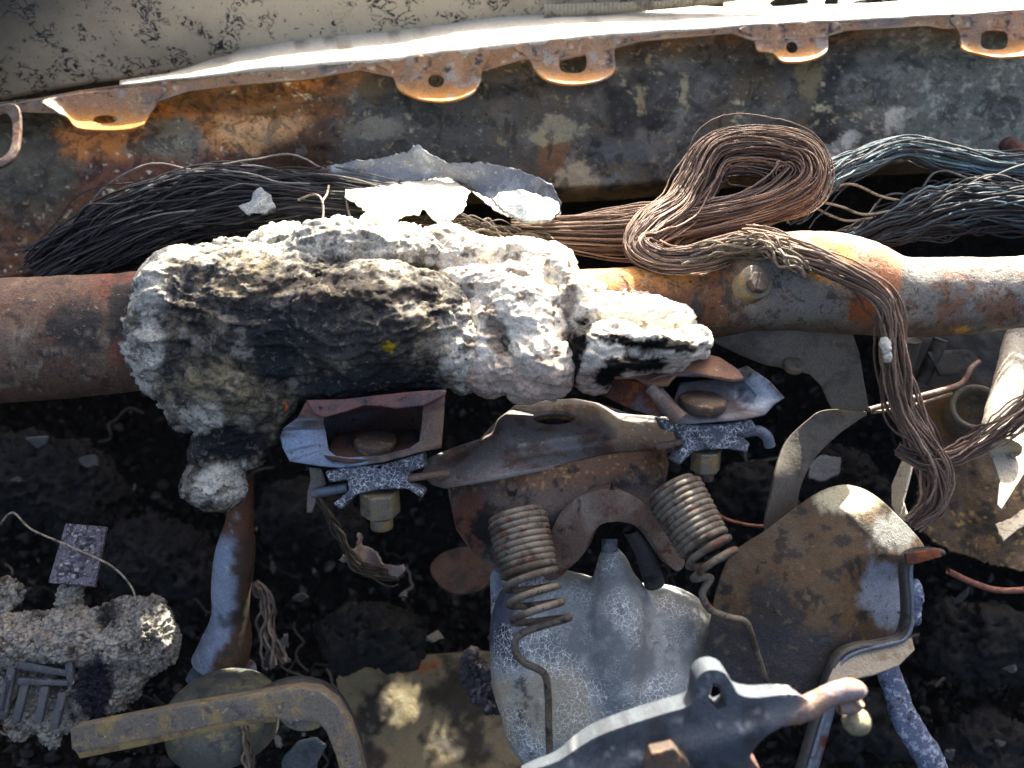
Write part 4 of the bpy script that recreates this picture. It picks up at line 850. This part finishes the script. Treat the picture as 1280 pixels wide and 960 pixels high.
# ================================================================== column housing
def build_column():
    t = thing('column_housing', 'rounded pale grey cast housing with a short nose and white crazing', 'housing', (750, 930, .64))
    def pc(x, y, P):
        n1 = fbm(P, 25, 4, 140); n2 = fbm(P, 90, 4, 141)
        c = np.tile(np.array(s2l(146, 151, 158)), (len(x), 1)); c = mixc(c, s2l(116, 122, 130), ss(0, .3, n1)); c = mixc(c, s2l(164, 168, 172), ss(.05, .3, n2) * .6)
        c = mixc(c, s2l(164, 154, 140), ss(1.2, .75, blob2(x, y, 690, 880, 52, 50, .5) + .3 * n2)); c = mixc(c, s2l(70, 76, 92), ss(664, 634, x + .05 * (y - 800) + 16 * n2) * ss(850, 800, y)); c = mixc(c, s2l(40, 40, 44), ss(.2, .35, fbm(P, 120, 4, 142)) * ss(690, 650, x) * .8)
        c = mixc(c, s2l(166, 152, 132), ss(650, 630, x) * ss(830, 860, y + 20 * n2))
        return c
    V, f = blobmesh([(758, 850, .645, 124, 120, 70), (700, 830, .65, 88, 118, 60), (665, 800, .655, 54, 92, 50), (775, 800, .65, 112, 72, 65), (830, 800, .655, 60, 60, 55), (690, 900, .65, 62, 66, 50, -.5),
                     (767, 740, .637, 27, 56, 32), (764, 706, .63, 18, 26, 22), (772, 770, .634, 44, 60, 38), (850, 900, .65, 40, 70, 60), (815, 782, .652, 78, 52, 55), (705, 775, .655, 78, 60, 50), (868, 820, .655, 26, 60, 40), (772, 810, .618, 40, 90, 44), (768, 760, .63, 30, 60, 36)], .0022, 26, -.028)
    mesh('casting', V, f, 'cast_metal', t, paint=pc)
    prism('nose_cap', W(np.float64(762), np.float64(682), np.float64(.600)), AU - .2 * -AF, .0062, .010, 14, 'cast_left', t, smooth=True)
    plate('left_flange', [(611, 720), (618, 706), (634, 704), (650, 722), (660, 780), (652, 850), (664, 900), (690, 940), (678, 944), (646, 900), (626, 850), (613, 790)], lambda x, y: .617 + .0004 * (650 - x), .010, 'cast_left', t, step=6, bev=.002)
M('cast_left', s2l(124, 132, 146), layers=[(s2l(70, 76, 90), 40, .46, .58), (s2l(176, 166, 150), 60, .55, .66)], rough=.65, bump=[(300, .0008)], crack=(s2l(206, 212, 220), 240, .05, 60, .45, .58))
build_column()

# ================================================================== lever in the foreground
def build_lever():
    t = thing('column_lever', 'dark blue steel lever with a looped ear and rusty tip at the bottom edge', 'lever', (840, 960, .44))
    def pv(x, y, P):
        n1 = fbm(P, 60, 4, 150); n2 = fbm(P, 180, 4, 151)
        c = np.tile(np.array(s2l(70, 77, 88)), (len(x), 1)); c = mixc(c, s2l(50, 54, 62), ss(0, .3, n1)); c = mixc(c, s2l(120, 92, 86), ss(965, 1000, x + .7 * (y - 900) + 26 * n1)); c = mixc(c, s2l(160, 162, 168), ss(.3, .45, n2) * .5)
        return c
    plate('arm', [(660, 975), (700, 950), (740, 924), (780, 908), (830, 892), (862, 882), (868, 868), (870, 852), (878, 841), (892, 837), (906, 842), (916, 856), (924, 868), (945, 872), (985, 868), (1005, 872), (1012, 884), (985, 904), (956, 922), (938, 945), (930, 975)],
          lambda x, y: .440 + .00008 * (y - 900) - .006 * np.exp(-((y - (975 - .28 * (x - 740))) / 22) ** 2), .014, 'painted_steel', t, holes=[np.array([(887, 878), (886, 862), (892, 853), (900, 856), (908, 872), (908, 884), (898, 888)])], step=6, smooth_outline=130, bev=.0015, paint=pv)
    tube('tip', [(975, 893, .447, 15), (1010, 884, .446, 15), (1040, 868, .446, 14), (1066, 862, .446, 13), (1074, 868, .446, 11)], 0, 'tip_copper', t, n=30, k=16, bumpy=.0012, bsc=120)
    tube('tip_fold', [(1048, 884, .45, 9), (1066, 882, .45, 10), (1074, 876, .448, 8)], 0, 'tip_copper', t, n=20, k=12)
    V, f = blobmesh([(1070, 902, .455, 18, 17, 17)], .0016, 2); V = crusty(V, f, [(120, .001, 'b')]); mesh('knob', V, f, 'knob', t)
    prism('hex_bolt', W(np.float64(832), np.float64(956), np.float64(.432)), -AF, .0125, .012, 6, 'bolt_rust', t, rot=.4)
    tube('bolt_collar', [(806, 975, .444), (812, 950, .442), (832, 940, .44), (852, 950, .442), (858, 975, .444)], 7, 'dark_steel', t, n=30)
M('tip_copper', s2l(132, 110, 98), layers=[(s2l(116, 110, 124), 90, .48, .6), (s2l(176, 120, 66), 70, .56, .68)], rough=.6, bump=[(300, .001)])
M('knob', s2l(150, 140, 114), layers=[(s2l(110, 104, 92), 80, .5, .64)], rough=.6, bump=[(300, .0008)])
build_lever()

# ================================================================== curved rusty shell at the right
def build_shell():
    t = thing('knee_shell', 'curved rusty brown shell with a black rim to the right of the springs', 'car panel', (1000, 860, .64))
    def ps(x, y, P):
        n1 = fbm(P, 30, 4, 160); n2 = fbm(P, 90, 4, 161); n3 = fbm(P, 260, 3, 162)
        c = np.tile(np.array(s2l(84, 66, 46)), (len(x), 1)); c = mixc(c, s2l(92, 78, 64), ss(.0, .3, n1) * .8); c = mixc(c, s2l(34, 31, 28), ss(.08, .26, n2 + .3 * n1) * .9)
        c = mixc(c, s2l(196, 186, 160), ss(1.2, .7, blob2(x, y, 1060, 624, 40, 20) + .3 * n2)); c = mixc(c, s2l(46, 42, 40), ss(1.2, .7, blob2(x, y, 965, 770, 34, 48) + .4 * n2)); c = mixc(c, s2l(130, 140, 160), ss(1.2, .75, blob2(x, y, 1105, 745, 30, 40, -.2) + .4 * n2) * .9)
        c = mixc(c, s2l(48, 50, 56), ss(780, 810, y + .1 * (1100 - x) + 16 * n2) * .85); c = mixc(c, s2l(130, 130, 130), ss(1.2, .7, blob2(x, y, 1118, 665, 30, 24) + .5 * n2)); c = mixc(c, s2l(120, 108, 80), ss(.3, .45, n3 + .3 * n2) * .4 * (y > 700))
        c = mixc(c, s2l(200, 190, 160), ss(1.2, .8, blob2(x, y, 1060, 622, 34, 16) + .3 * n2))  # with its wider twin above, paints a sun spot on the shell's top
        return c
    wf = lambda x, y: .564 + .0000013 * np.clip(790 - y, 0, 999) ** 2 + .022 * ((x - 1000) / 140) ** 2 + .012 * ss(690, 730, y) * ss(1040, 1100, x)
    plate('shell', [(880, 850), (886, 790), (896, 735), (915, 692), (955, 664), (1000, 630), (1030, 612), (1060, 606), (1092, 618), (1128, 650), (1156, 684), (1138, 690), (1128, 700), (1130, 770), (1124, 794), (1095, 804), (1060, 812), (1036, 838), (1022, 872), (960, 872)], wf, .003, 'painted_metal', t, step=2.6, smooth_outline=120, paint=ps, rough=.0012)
    rim = [(x_, y_, w_ - .046) for x_, y_, w_ in [(1176, 690, .625), (1150, 688, .622), (1134, 694, .618), (1129, 712, .616), (1131, 745, .614), (1131, 775, .612), (1122, 796, .61), (1098, 804, .608), (1068, 808, .606), (1046, 820, .604), (1034, 846, .60), (1018, 900, .595), (996, 975, .59)]]
    rm = tube('rim', rim, 4.5, 'dark_steel', t, n=90, k=10, flat=2.2, N0=-AF)
    tube('rim_edge', [(x + 9, y + (5 if i > 6 else 2), w - .004) for i, (x, y, w) in enumerate(rim[1:])], 3, 'blue_steel', rm, n=80, k=8)
    plate('foot', [(1048, 822), (1070, 812), (1110, 808), (1140, 796), (1144, 812), (1124, 832), (1092, 844), (1062, 850), (1040, 866), (1034, 852)], lambda x, y: .552 + .0003 * (830 - y), .003, 'foot_grey', t, step=5)
    tube('foot_strip', [(1042, 850, .56, 13), (1030, 890, .556, 13), (1018, 930, .553, 14), (1004, 975, .55, 14)], 0, 'blue_steel', t, n=30, k=10, flat=.35, N0=-AF)
    V, f = blobmesh([(1144, 748, .567, 9, 26, 10), (1142, 770, .567, 10, 14, 10)], .0012, 1); V = crusty(V, f, [(200, .002, 'b')]); mesh('crust', V, f, 'blue_crust', t)
    plate('rim_tab', [(1132, 692), (1174, 686), (1178, 696), (1150, 704), (1134, 708)], .562, .003, 'rust_steel', t, step=5)
M('foot_grey', s2l(136, 128, 116), layers=[(s2l(112, 96, 76), 60, .5, .64)], rough=.6, metal=.1, bump=[(300, .0006)])
build_shell()
o = tube('crusted_strap', [(1102, 820, .66, 14), (1118, 860, .66, 15), (1132, 900, .655, 17), (1160, 945, .65, 18), (1176, 985, .65, 18)], 0, 'blue_crust', n=60, k=14, flat=.4, N0=-AF, bumpy=.002, bsc=160)
tag(o, 'blue white crusted strap hanging below the curved shell', 'strap')

# ================================================================== right side bracketry under the beam
def build_right():
    t = thing('side_bracket', 'brown sooty bracket panel at the right edge with a round boss', 'bracket', (1200, 700, .74))
    def pb(x, y, P):
        n1 = fbm(P, 30, 4, 170); n2 = fbm(P, 90, 4, 171); n3 = fbm(P, 260, 3, 172)
        c = np.tile(np.array(s2l(84, 66, 50)), (len(x), 1)); c = mixc(c, s2l(52, 50, 50), ss(500, 460, y + 30 * n1)); c = mixc(c, s2l(116, 66, 52), ss(1.2, .6, blob2(x, y, 1165, 520, 40, 30) + .4 * n2)); c = mixc(c, s2l(120, 96, 60), ss(.1, .35, n1) * ss(480, 520, y) * .8)
        c = mixc(c, s2l(34, 30, 22), ss(.0, .25, n2) * ss(560, 600, y)); c = mixc(c, s2l(150, 124, 66), ss(.25, .42, n3 + .3 * n2) * ss(560, 600, y) * .8)
        return c
    plate('panel', [(1126, 422), (1300, 405), (1310, 560), (1310, 724), (1280, 714), (1240, 706), (1195, 690), (1165, 676), (1140, 650), (1150, 600), (1135, 560), (1140, 500)], lambda x, y: .745 - .0003 * (y - 560) * (y > 560) + .02 * np.sin(x / 30.) * ss(560, 640, y) * .5, .003, 'painted_metal', t, step=3, paint=pb, rough=.003, jag=1)
    c = W(np.float64(1216), np.float64(514), np.float64(.725)); ax = -AF + .35 * AU - .3 * AX; ax /= np.linalg.norm(ax)
    u = np.cross(ax, [0, 0, 1]); u /= np.linalg.norm(u); v = np.cross(ax, u); th = np.linspace(0, 2 * math.pi, 40, endpoint=False); rg = np.cos(th)[:, None] * u + np.sin(th)[:, None] * v
    recalc(rings('boss', [c - ax * .02 + rg * .023, c + ax * .012 + rg * .022, c + ax * .014 + rg * .020, c + ax * .012 + rg * .0165, c - ax * .006 + rg * .0155], 'yellow_bar', t, cap1=True))
    tube('rib', [(1136, 424, .70, 16), (1122, 470, .715, 16)], 0, 'dark_steel', t, n=12, k=8); tube('rib', [(1176, 424, .705, 9), (1150, 480, .72, 9)], 0, 'dark_steel', t, n=12, k=8)
    plate('fin', [(1160, 440), (1210, 436), (1226, 450), (1205, 466), (1176, 470)], lambda x, y: .715 + .0004 * (x - 1190), .003, 'dark_steel', t, step=6)
    o = thing('pale_post', 'pale rough post at the right edge below the beam', 'post', (1250, 640, .66))
    tube('post', [(1272, 404, .70, 8), (1268, 430, .69, 13), (1262, 470, .672, 16), (1254, 515, .652, 20), (1250, 560, .635, 24)], 0, 'post_grey', o, n=50, k=20, bumpy=.0012, bsc=120)
    plate('web', [(1238, 500), (1262, 510), (1300, 470), (1300, 560), (1275, 600), (1252, 636), (1247, 630), (1250, 600), (1240, 570), (1226, 556), (1228, 530)], lambda x, y: .645 - .0007 * (y - 560), .003, 'post_grey', o, step=6)
    prism('end_collar', W(np.float64(1276), np.float64(400), np.float64(.695)), AU * 1 - .2 * AX, .008, .008, 16, 'rust_steel', o, smooth=True)
    o = plate('pale_strip', [(1137, 556), (1140, 580), (1134, 604), (1128, 626), (1136, 652), (1124, 650), (1114, 632), (1114, 606), (1124, 582)], lambda x, y: .66 - .0005 * (y - 600) - .0012 * (x - 1125), .002, 'torn_pale', step=4)
    tag(o, 'narrow pale bent strip standing left of the hanging copper bundle', 'scrap')
    o = plate('sun_patch', [(1244, 655), (1262, 648), (1285, 632), (1290, 650), (1268, 664), (1254, 676)], lambda x, y: .69 + .0012 * (655 - y), .002, 'torn_pale', step=4, jag=.5)  # added pale piece standing in for a patch of sunlight
    tag(o, 'pale piece in place of a sunlit patch at the right edge below the pale post', 'scrap')
M('post_grey', s2l(176, 170, 160), layers=[(s2l(128, 120, 110), 90, .52, .66), (s2l(150, 110, 60), 50, .62, .72)], rough=.85, bump=[(700, .0012)])
build_right()

# ================================================================== left: bent tube, flat bar, discs
def build_left():
    t = thing('bent_tube', 'flattened bent tube, blue grey on one side, coming down out of the charred clump', 'tube', (275, 840, .67))
    def pt(x, y, P):
        n1 = fbm(P, 40, 4, 180); n2 = fbm(P, 120, 4, 181)
        xm = np.interp(y, [600, 660, 700, 750, 790, 830], [300, 293, 292, 290, 287, 262])
        c = np.tile(np.array(s2l(72, 54, 44)), (len(x), 1)); c = mixc(c, s2l(128, 140, 164), ss(8, -4, x - xm + 6 * n2) * ss(660, 676, y)); c = mixc(c, s2l(104, 66, 46), ss(690, 650, y) * .7)
        c = mixc(c, s2l(176, 184, 200), ss(.2, .4, n2) * ss(8, -4, x - xm) * .5); c = mixc(c, s2l(34, 30, 28), ss(.15, .35, n1) * .7)
        return c
    tube('shaft', [(303, 596, .625, 14), (300, 650, .635, 17), (294, 690, .645, 24), (289, 735, .655, 24), (288, 770, .66, 23), (284, 800, .665, 30), (274, 830, .668, 34)], 0, 'painted_steel', t, n=90, k=28, paint=pt, bumpy=.001)
    plate('foot', [(232, 848), (246, 826), (262, 812), (296, 818), (318, 828), (316, 846), (286, 842), (256, 846), (240, 856)], lambda x, y: .668 - .0004 * (y - 830), .003, 'blue_steel', t, step=5, smooth_outline=60)
    t = thing('flat_bar', 'yellowish rusty flat bar bent down at its right end, at the bottom left', 'bar', (270, 900, .53))
    plate('bar', [(88, 911), (150, 899), (220, 885), (290, 873), (335, 866), (372, 861), (398, 864), (420, 880), (436, 906), (447, 938), (456, 975), (428, 975), (420, 944), (408, 914), (398, 903), (382, 900), (362, 903), (340, 896), (290, 902), (220, 916), (150, 930), (98, 941), (90, 936)], lambda x, y: .535 + .0001 * (300 - x) * (x < 300), .012, 'yellow_bar', t, step=6, bev=.002)
    plate('underside', [(94, 938), (150, 927), (220, 913), (290, 899), (342, 893), (346, 902), (290, 909), (220, 924), (150, 938), (100, 948)], lambda x, y: .5362 + .0001 * (300 - x) * (x < 300) + .0002 * (y - (940 - .19 * (x - 94))), .006, 'yellow_under', t, step=6)
    plate('weld_nut', [(350, 898), (362, 896), (392, 896), (404, 902), (396, 911), (376, 914), (360, 909)], .54, .012, 'yellow_bar', t, step=5, smooth_outline=40, bev=.002)
    t = thing('pedal_disc', 'dark grey green disc behind the yellowish bar', 'disc', (278, 900, .63))
    c = W(np.float64(276), np.float64(884), np.float64(.61)); ax = -AF * .42 + AU; ax /= np.linalg.norm(ax); u = np.cross(ax, [1, 0, 0]); u /= np.linalg.norm(u); v = np.cross(ax, u); th = np.linspace(0, 2 * math.pi, 48, endpoint=False); rg = np.cos(th)[:, None] * u + np.sin(th)[:, None] * v
    recalc(rings('dome', [c - ax * .02 + rg * .043, c + rg * .042, c + ax * .006 + rg * .036, c + ax * .009 + rg * .02, c + ax * .010 + rg * .004], 'dark_green', t, cap1=True))
    o = tube('dark_ring', [(318, 876, .56), (345, 858, .56), (380, 852, .56), (415, 866, .56), (438, 900, .56), (450, 940, .56), (462, 985, .56)], 6, 'dark_steel', n=60, k=10, flat=2, N0=-AF)
    tag(o, 'dark curved strap following the outside of the yellowish bar', 'strap')
M('dark_green', s2l(74, 76, 72), layers=[(s2l(104, 100, 78), 50, .52, .62), (s2l(52, 56, 60), 40, .5, .6)], rough=.6, bump=[(200, .0008)])
build_left()

# ================================================================== burnt electronics at the left
def build_electronics():
    t = thing('burnt_module', 'pile of grey ash and metal fins left of a burnt control unit', 'ash', (110, 900, .66))
    def pa(x, y, P):
        n1 = fbm(P, 35, 4, 190); n2 = fbm(P, 110, 4, 191); n3 = fbm(P, 300, 3, 192)
        c = np.tile(np.array(s2l(154, 150, 146)), (len(x), 1)); c = mixc(c, s2l(60, 58, 58), ss(-.02, .22, n1 + .3 * n2)); c = mixc(c, s2l(176, 168, 158), ss(.05, .3, n2) * .7); c = mixc(c, s2l(140, 118, 92), ss(.24, .38, fbm(P, 60, 4, 193)) * .5); c = mixc(c, s2l(30, 28, 30), ss(.15, .35, n3) * .7)
        c = mixc(c, s2l(48, 46, 56), ss(1.2, .8, blob2(x, y, 118, 862, 24, 40) + .3 * n2))
        return c
    V, f = blobmesh([(40, 800, .66, 60, 34, 40), (100, 795, .66, 70, 34, 40), (130, 800, .66, 70, 36, 38), (165, 780, .665, 44, 34, 36), (190, 800, .665, 28, 40, 30), (120, 840, .665, 60, 50, 36), (60, 870, .67, 70, 44, 30), (0, 830, .67, 40, 70, 30), (90, 745, .67, 14, 22, 16), (8, 745, .67, 14, 26, 16), (62, 908, .665, 14, 26, 14), (24, 905, .665, 12, 18, 14)], .0012, 1, -.04)
    V = crusty(V, f, [(40, .007, 'b'), (110, .004, 'b'), (260, .003, 'ridge'), (560, .002, 'ridge')])
    mesh('ash_pile', V, f, 'ash', t, paint=pa)
    for x0, y0, x1, y1 in ((14, 832, 2, 900), (32, 850, 18, 905), (56, 858, 46, 905), (78, 866, 66, 912), (12, 845, 0, 890)):
        plate('fin', [(x0 - 5, y0), (x0 + 5, y0), (x1 + 5, y1), (x1 - 5, y1)], .600, .004, 'fin_grey', t, step=8)
    for q in ([(22, 826), (84, 838), (84, 846), (20, 836)], [(22, 848), (90, 852), (90, 858), (22, 856)], [(80, 826), (90, 826), (92, 856), (84, 858)], [(0, 812), (96, 814), (96, 820), (0, 820)]):
        plate('frame_bar', q, .599, .004, 'fin_grey', t, step=8)
    t2 = thing('circuit_board', 'small burnt circuit board standing on the grey ash pile', 'circuit board', (92, 735, .66))
    wf = lambda x, y: .617 + .0003 * (730 - y)
    bd = plate('board', [(82, 654), (133, 658), (118, 733), (60, 728)], wf, .003, 'circuit', t2, step=8)
    rg = np.random.default_rng(3)
    for k in range(22):
        y = rg.uniform(662, 722); f_ = (y - 656) / 74; xl = 82 - 22 * f_; x = xl + rg.uniform(5, 44); w_, h_ = rg.uniform(2, 7), rg.uniform(2, 5)
        plate('chip', [(x - w_ / 2, y - h_ / 2), (x + w_ / 2, y - h_ / 2 + .4), (x + w_ / 2 - 1, y + h_ / 2 + .4), (x - w_ / 2 - 1, y + h_ / 2)], lambda a, b: wf(a, b) - .0022, .0024, 'chip_pale' if k % 3 else 'dark_steel', bd, step=12, bev=.0003)
M('fin_grey', s2l(84, 84, 90), layers=[(s2l(66, 64, 70), 60, .5, .64), (s2l(160, 156, 150), 120, .6, .7)], rough=.7, bump=[(300, .001)])
M('chip_pale', s2l(150, 146, 152), rough=.7)
build_electronics()

# ================================================================== brown floor plate and footwell debris
def build_low():
    def pf(x, y, P):
        n1 = fbm(P, 25, 4, 200); n2 = fbm(P, 90, 4, 201)
        c = np.tile(np.array(s2l(120, 108, 84)), (len(x), 1)); c = mixc(c, s2l(52, 45, 36), ss(-.06, .16, n1)); c = mixc(c, s2l(140, 84, 46), ss(1.2, .7, blob2(x, y, 515, 832, 34, 10) + .4 * n2)); c = mixc(c, s2l(108, 102, 86), ss(.15, .35, n2) * .6); c = mixc(c, s2l(34, 28, 22), ss(1.2, .7, blob2(x, y, 575, 868, 46, 30) + .4 * n2) * .9)
        return c
    t = thing('floor_plate', 'brown stained plate low down between the yellowish bar and the housing', 'car panel', (530, 960, .70))
    plate('plate', [(420, 850), (432, 834), (480, 824), (540, 818), (600, 814), (650, 818), (680, 860), (690, 990), (430, 990), (436, 930), (430, 890)], lambda x, y: .905 - .0005 * (y - 850), .003, 'painted_metal', t, step=3.5, paint=pf, rough=.004)
    V, f = blobmesh([(598, 845, .67, 20, 20, 16), (612, 870, .665, 26, 16, 16, .6), (590, 828, .67, 10, 14, 10)], .0014); V = crusty(V, f, [(80, .008, 'ridge'), (220, .004, 'ridge')])
    tag(mesh('crumpled_lump', V, f, 'lump_dark'), 'dark crumpled lump against the left side of the housing', 'debris')
    # pinkish torn scrap and hanging strands
    o = plate('torn_scrap', [(424, 700), (436, 690), (446, 684), (449, 666), (454, 668), (454, 682), (470, 690), (476, 704), (496, 708), (504, 704), (506, 714), (496, 722), (476, 716), (452, 708), (432, 704)], lambda x, y: .74 + .02 * np.sin(x / 14.), .002, 'scrap_pink', step=4, jag=.8)
    tag(o, 'torn pinkish scrap in the dark below the left bracket nut', 'scrap')
    bundle('thin brown wires hanging behind the left bracket nut', ctr=[(398, 620, .70, 5), (415, 650, .71, 5), (430, 680, .72, 6), (450, 710, .73, 8), (500, 722, .75, 10)], count=12, spread_px=6, r_px=1.3, colf=brown, seed=21, m=40, wob=.4)
    bundle('frayed pale wires hanging in the dark right of the bent tube', ctr=[(318, 728, .82, 5), (332, 752, .82, 8), (336, 790, .81, 9), (346, 832, .80, 16)], count=14, spread_px=8, r_px=1.8, colf=lambda rg: np.array(s2l(120, 110, 104)) * rg.uniform(.4, 1.2), seed=22, m=40, wob=.5)
    bundle('frayed dark wires hanging below the yellowish bar', ctr=[(306, 900, .58, 4), (308, 930, .58, 5), (314, 975, .58, 6)], count=8, spread_px=5, r_px=2, colf=brown, seed=23, m=30, wob=.5)
    o = plate('pale_shard', [(350, 985), (352, 950), (372, 928), (396, 924), (408, 934), (398, 950), (390, 990)], lambda x, y: .66 - .0003 * (960 - y), .003, 'glass_shard2', step=5, jag=.6)
    tag(o, 'blue grey flat shard under the bend of the yellowish bar', 'shard')
    o = plate('plate_scrap', [(555, 690), (590, 682), (618, 690), (622, 712), (600, 738), (566, 742), (546, 728), (538, 708)], lambda x, y: .86 + .0005 * (710 - y), .003, 'rust_dark', step=6, smooth_outline=50)
    tag(o, 'dark rounded rusty plate in the gloom left of the housing', 'scrap')
    o = plate('grey_flake', [(1010, 582), (1026, 568), (1052, 572), (1050, 592), (1030, 602), (1012, 598)], lambda x, y: .80 + .0004 * (590 - y), .003, 'glass_shard2', step=5, jag=.6)
    tag(o, 'pale blue grey flake in the gap under the curved support leg', 'shard')
    # scattered flakes one can pick out
    rg = np.random.default_rng(5)
    spots = [(545, 795, 9, 8, 'pale shard in the dark left of the housing'), (375, 748, 9, 6, 'pale chip in the dark right of the bent tube'), (360, 802, 10, 7, 'pointed pale chip below the frayed wires'), (505, 742, 6, 4, 'tiny pale chip below the torn pinkish scrap'),
             (110, 575, 12, 10, 'grey flake in the dark below the left of the beam'), (45, 552, 16, 8, 'grey flake at the left edge under the beam'), (20, 600, 8, 6, 'small grey flake near the left edge, below the larger flake'), (345, 925, 9, 9, 'small white chip under the bend of the yellowish bar'),
             (250, 945, 14, 9, 'grey flake at the bottom edge below the yellowish bar'), (1200, 742, 12, 14, 'grey crusty flake right of the black rim'), (1262, 835, 8, 7, 'small pale flake near the right edge, low down'), (1190, 945, 10, 8, 'pale flake at the bottom beside the crusted strap'), (1250, 930, 8, 6, 'pale grey chip in the bottom right corner')]
    for x, y, rx, ry, lab in spots:
        n = rg.integers(6, 9); th = np.sort(rg.uniform(0, 6.28, n)); ol = np.stack([x + rx * np.cos(th) * rg.uniform(.7, 1.2, n), y + ry * np.sin(th) * rg.uniform(.7, 1.2, n)], 1)
        a, b = rg.uniform(-.001, .001, 2); g = rg.uniform(.04, .14); base_w = {True: .80, False: .78}[y < 640]
        o = plate('flake', ol, lambda X, Y: base_w + a * (X - x) + b * (Y - y), .003, 'debris', step=5, jag=.5, col=np.array([g, g * .98, g * 1.02]))
        tag(o, lab, 'flake', 'flakes lying in the footwell')
    # the mass of charred crumbs covering firewall and floor
    N = 15000
    xs = rg.uniform(-90, 1370, N); ys = rg.uniform(430, 1010, N)
    ray = W(xs, ys, np.ones(N)) - CAM
    prof = np.array([(1.00, 1.02), (1.02, .90), (1.03, .75), (1.02, .60), (.98, .47), (.88, .38), (.74, .34), (.55, .33), (.30, .33), (.02, .34)])
    V = []; Fc = []; C = []; off = 0
    dgp = cr(prof, 200)
    phi = np.arctan2(CAM[2] - dgp[:, 1], dgp[:, 0]); rr = np.hypot(CAM[2] - dgp[:, 1], dgp[:, 0])
    rp = np.arctan2(-ray[:, 2], ray[:, 1]); rd = np.interp(rp, phi, rr) / np.hypot(ray[:, 1], ray[:, 2]) * .985
    ico = np.array([(0, 0, 1), (.9, 0, .2), (.2, .85, .1), (-.8, .4, .15), (-.6, -.7, .1), (.4, -.85, .2), (0, 0, -.6)])
    fi = [(0, 1, 2), (0, 2, 3), (0, 3, 4), (0, 4, 5), (0, 5, 1), (6, 2, 1), (6, 3, 2), (6, 4, 3), (6, 5, 4), (6, 1, 5)]
    for k in range(N):
        s = .0018 + .011 * rg.uniform() ** 4; c = CAM + ray[k] * rd[k]
        if abs(c[0]) > .9: continue
        A = rg.normal(0, 1, (3, 3)); q, _ = np.linalg.qr(A); v = (ico * rg.uniform(.6, 1.3, ico.shape) * [1, 1, rg.uniform(.15, .7)]) @ q.T * s + c
        V.append(v); Fc += [[a + off for a in tri] for tri in fi]; off += 7
        g = rg.choice([.006, .011, .022, .055, .16], p=[.44, .30, .17, .07, .02]); C.append(np.tile(np.array([g, g * rg.uniform(.9, 1), g * rg.uniform(.85, 1.1)]), (7, 1)))
    o = mesh('charred_crumbs', np.vstack(V), Fc, 'debris', smooth=False, col=np.vstack(C)); o['kind'] = 'stuff'; o['label'] = 'black and grey charred crumbs covering the footwell'
    VV = []; FF = []; CC = []; off = 0
    for k in range(170):
        x, y = rg.uniform(-40, 1320), rg.uniform(520, 990); a_ = rg.uniform(0, 6.28); L = rg.uniform(15, 80); q = []
        for u_ in np.linspace(-.5, .5, 7):
            a_ += rg.normal(0, .35); q.append((x + u_ * L * math.cos(a_), y + u_ * L * math.sin(a_)))
        q = cr(q, 16); rr_ = W(q[:, 0], q[:, 1], np.ones(16)) - CAM; ph_ = np.arctan2(-rr_[:, 2], rr_[:, 1]); dd = np.interp(ph_, phi, rr) / np.hypot(rr_[:, 1], rr_[:, 2]) * .97
        S_ = sweep(CAM + rr_ * dd[:, None], rg.uniform(.0007, .0016), 5); VV.append(S_.reshape(-1, 3)); FF.append(gridfaces(16, 5, False, True, off)[:, ::-1]); off += 80
        g = rg.choice([.02, .05, .12, .22], p=[.4, .3, .2, .1]); CC.append(np.tile(np.array([g * 1.1, g * .95, g * .85]), (80, 1)))
    o = mesh('wire_scraps', np.vstack(VV), np.vstack(FF), 'wire', col=np.vstack(CC)); o['kind'] = 'stuff'; o['label'] = 'burnt wire scraps strewn through the footwell'
    # bigger charred lumps resting on the floor, for the gloom
    lumps = [(470, 790, .86, 60, 'rounded charred lump in the dark left of the housing'), (1230, 800, .84, 70, 'black charred lump below the brown bracket at the right edge'), (1100, 900, .86, 60, 'black charred lump between the lever knob and the crusted strap'), (1240, 930, .82, 60, 'black charred lump in the bottom right corner'),
             (60, 600, .92, 90, 'black charred lump in the dark under the left of the beam'), (200, 690, .9, 70, 'black charred lump in the dark right of the circuit board'), (940, 610, .86, 46, 'black charred lump behind the right coil spring'), (390, 640, .95, 60, 'black charred lump in the dark behind the left bracket'), (1050, 600, .88, 60, 'black charred lump under the support leg')]
    for i, (x, y, w, r, lab) in enumerate(lumps):
        V, f = blobmesh([(x, y, w, r, r * .6, r * .6, .3), (x + r * .5, y + r * .3, w, r * .6, r * .5, r * .5), (x - r * .6, y + r * .2, w, r * .5, r * .5, r * .4)], .004)
        V = V + RNG.uniform(0, 0, 3); V = crusty(V, f, [(30, .016, 'b'), (90, .008, 'ridge'), (220, .004, 'b')])
        tag(mesh('charred_lump', V, f, 'char'), lab, 'debris', 'charred lumps in the footwell')
M('char', s2l(17, 16, 16), layers=[(s2l(28, 26, 25), 60, .54, .68), (s2l(90, 86, 82), 260, .68, .74)], rough=.8, bump=[(200, .003)])
M('lump_dark', s2l(66, 64, 72), layers=[(s2l(110, 108, 116), 120, .54, .64)], rough=.7, bump=[(200, .002)])
M('scrap_pink', s2l(150, 136, 136), layers=[(s2l(110, 92, 88), 80, .5, .64)], rough=.7, bump=[(200, .001)])
M('glass_shard2', s2l(86, 92, 98), layers=[(s2l(70, 76, 84), 70, .48, .62)], rough=.4, bump=[(200, .001)])
build_low()
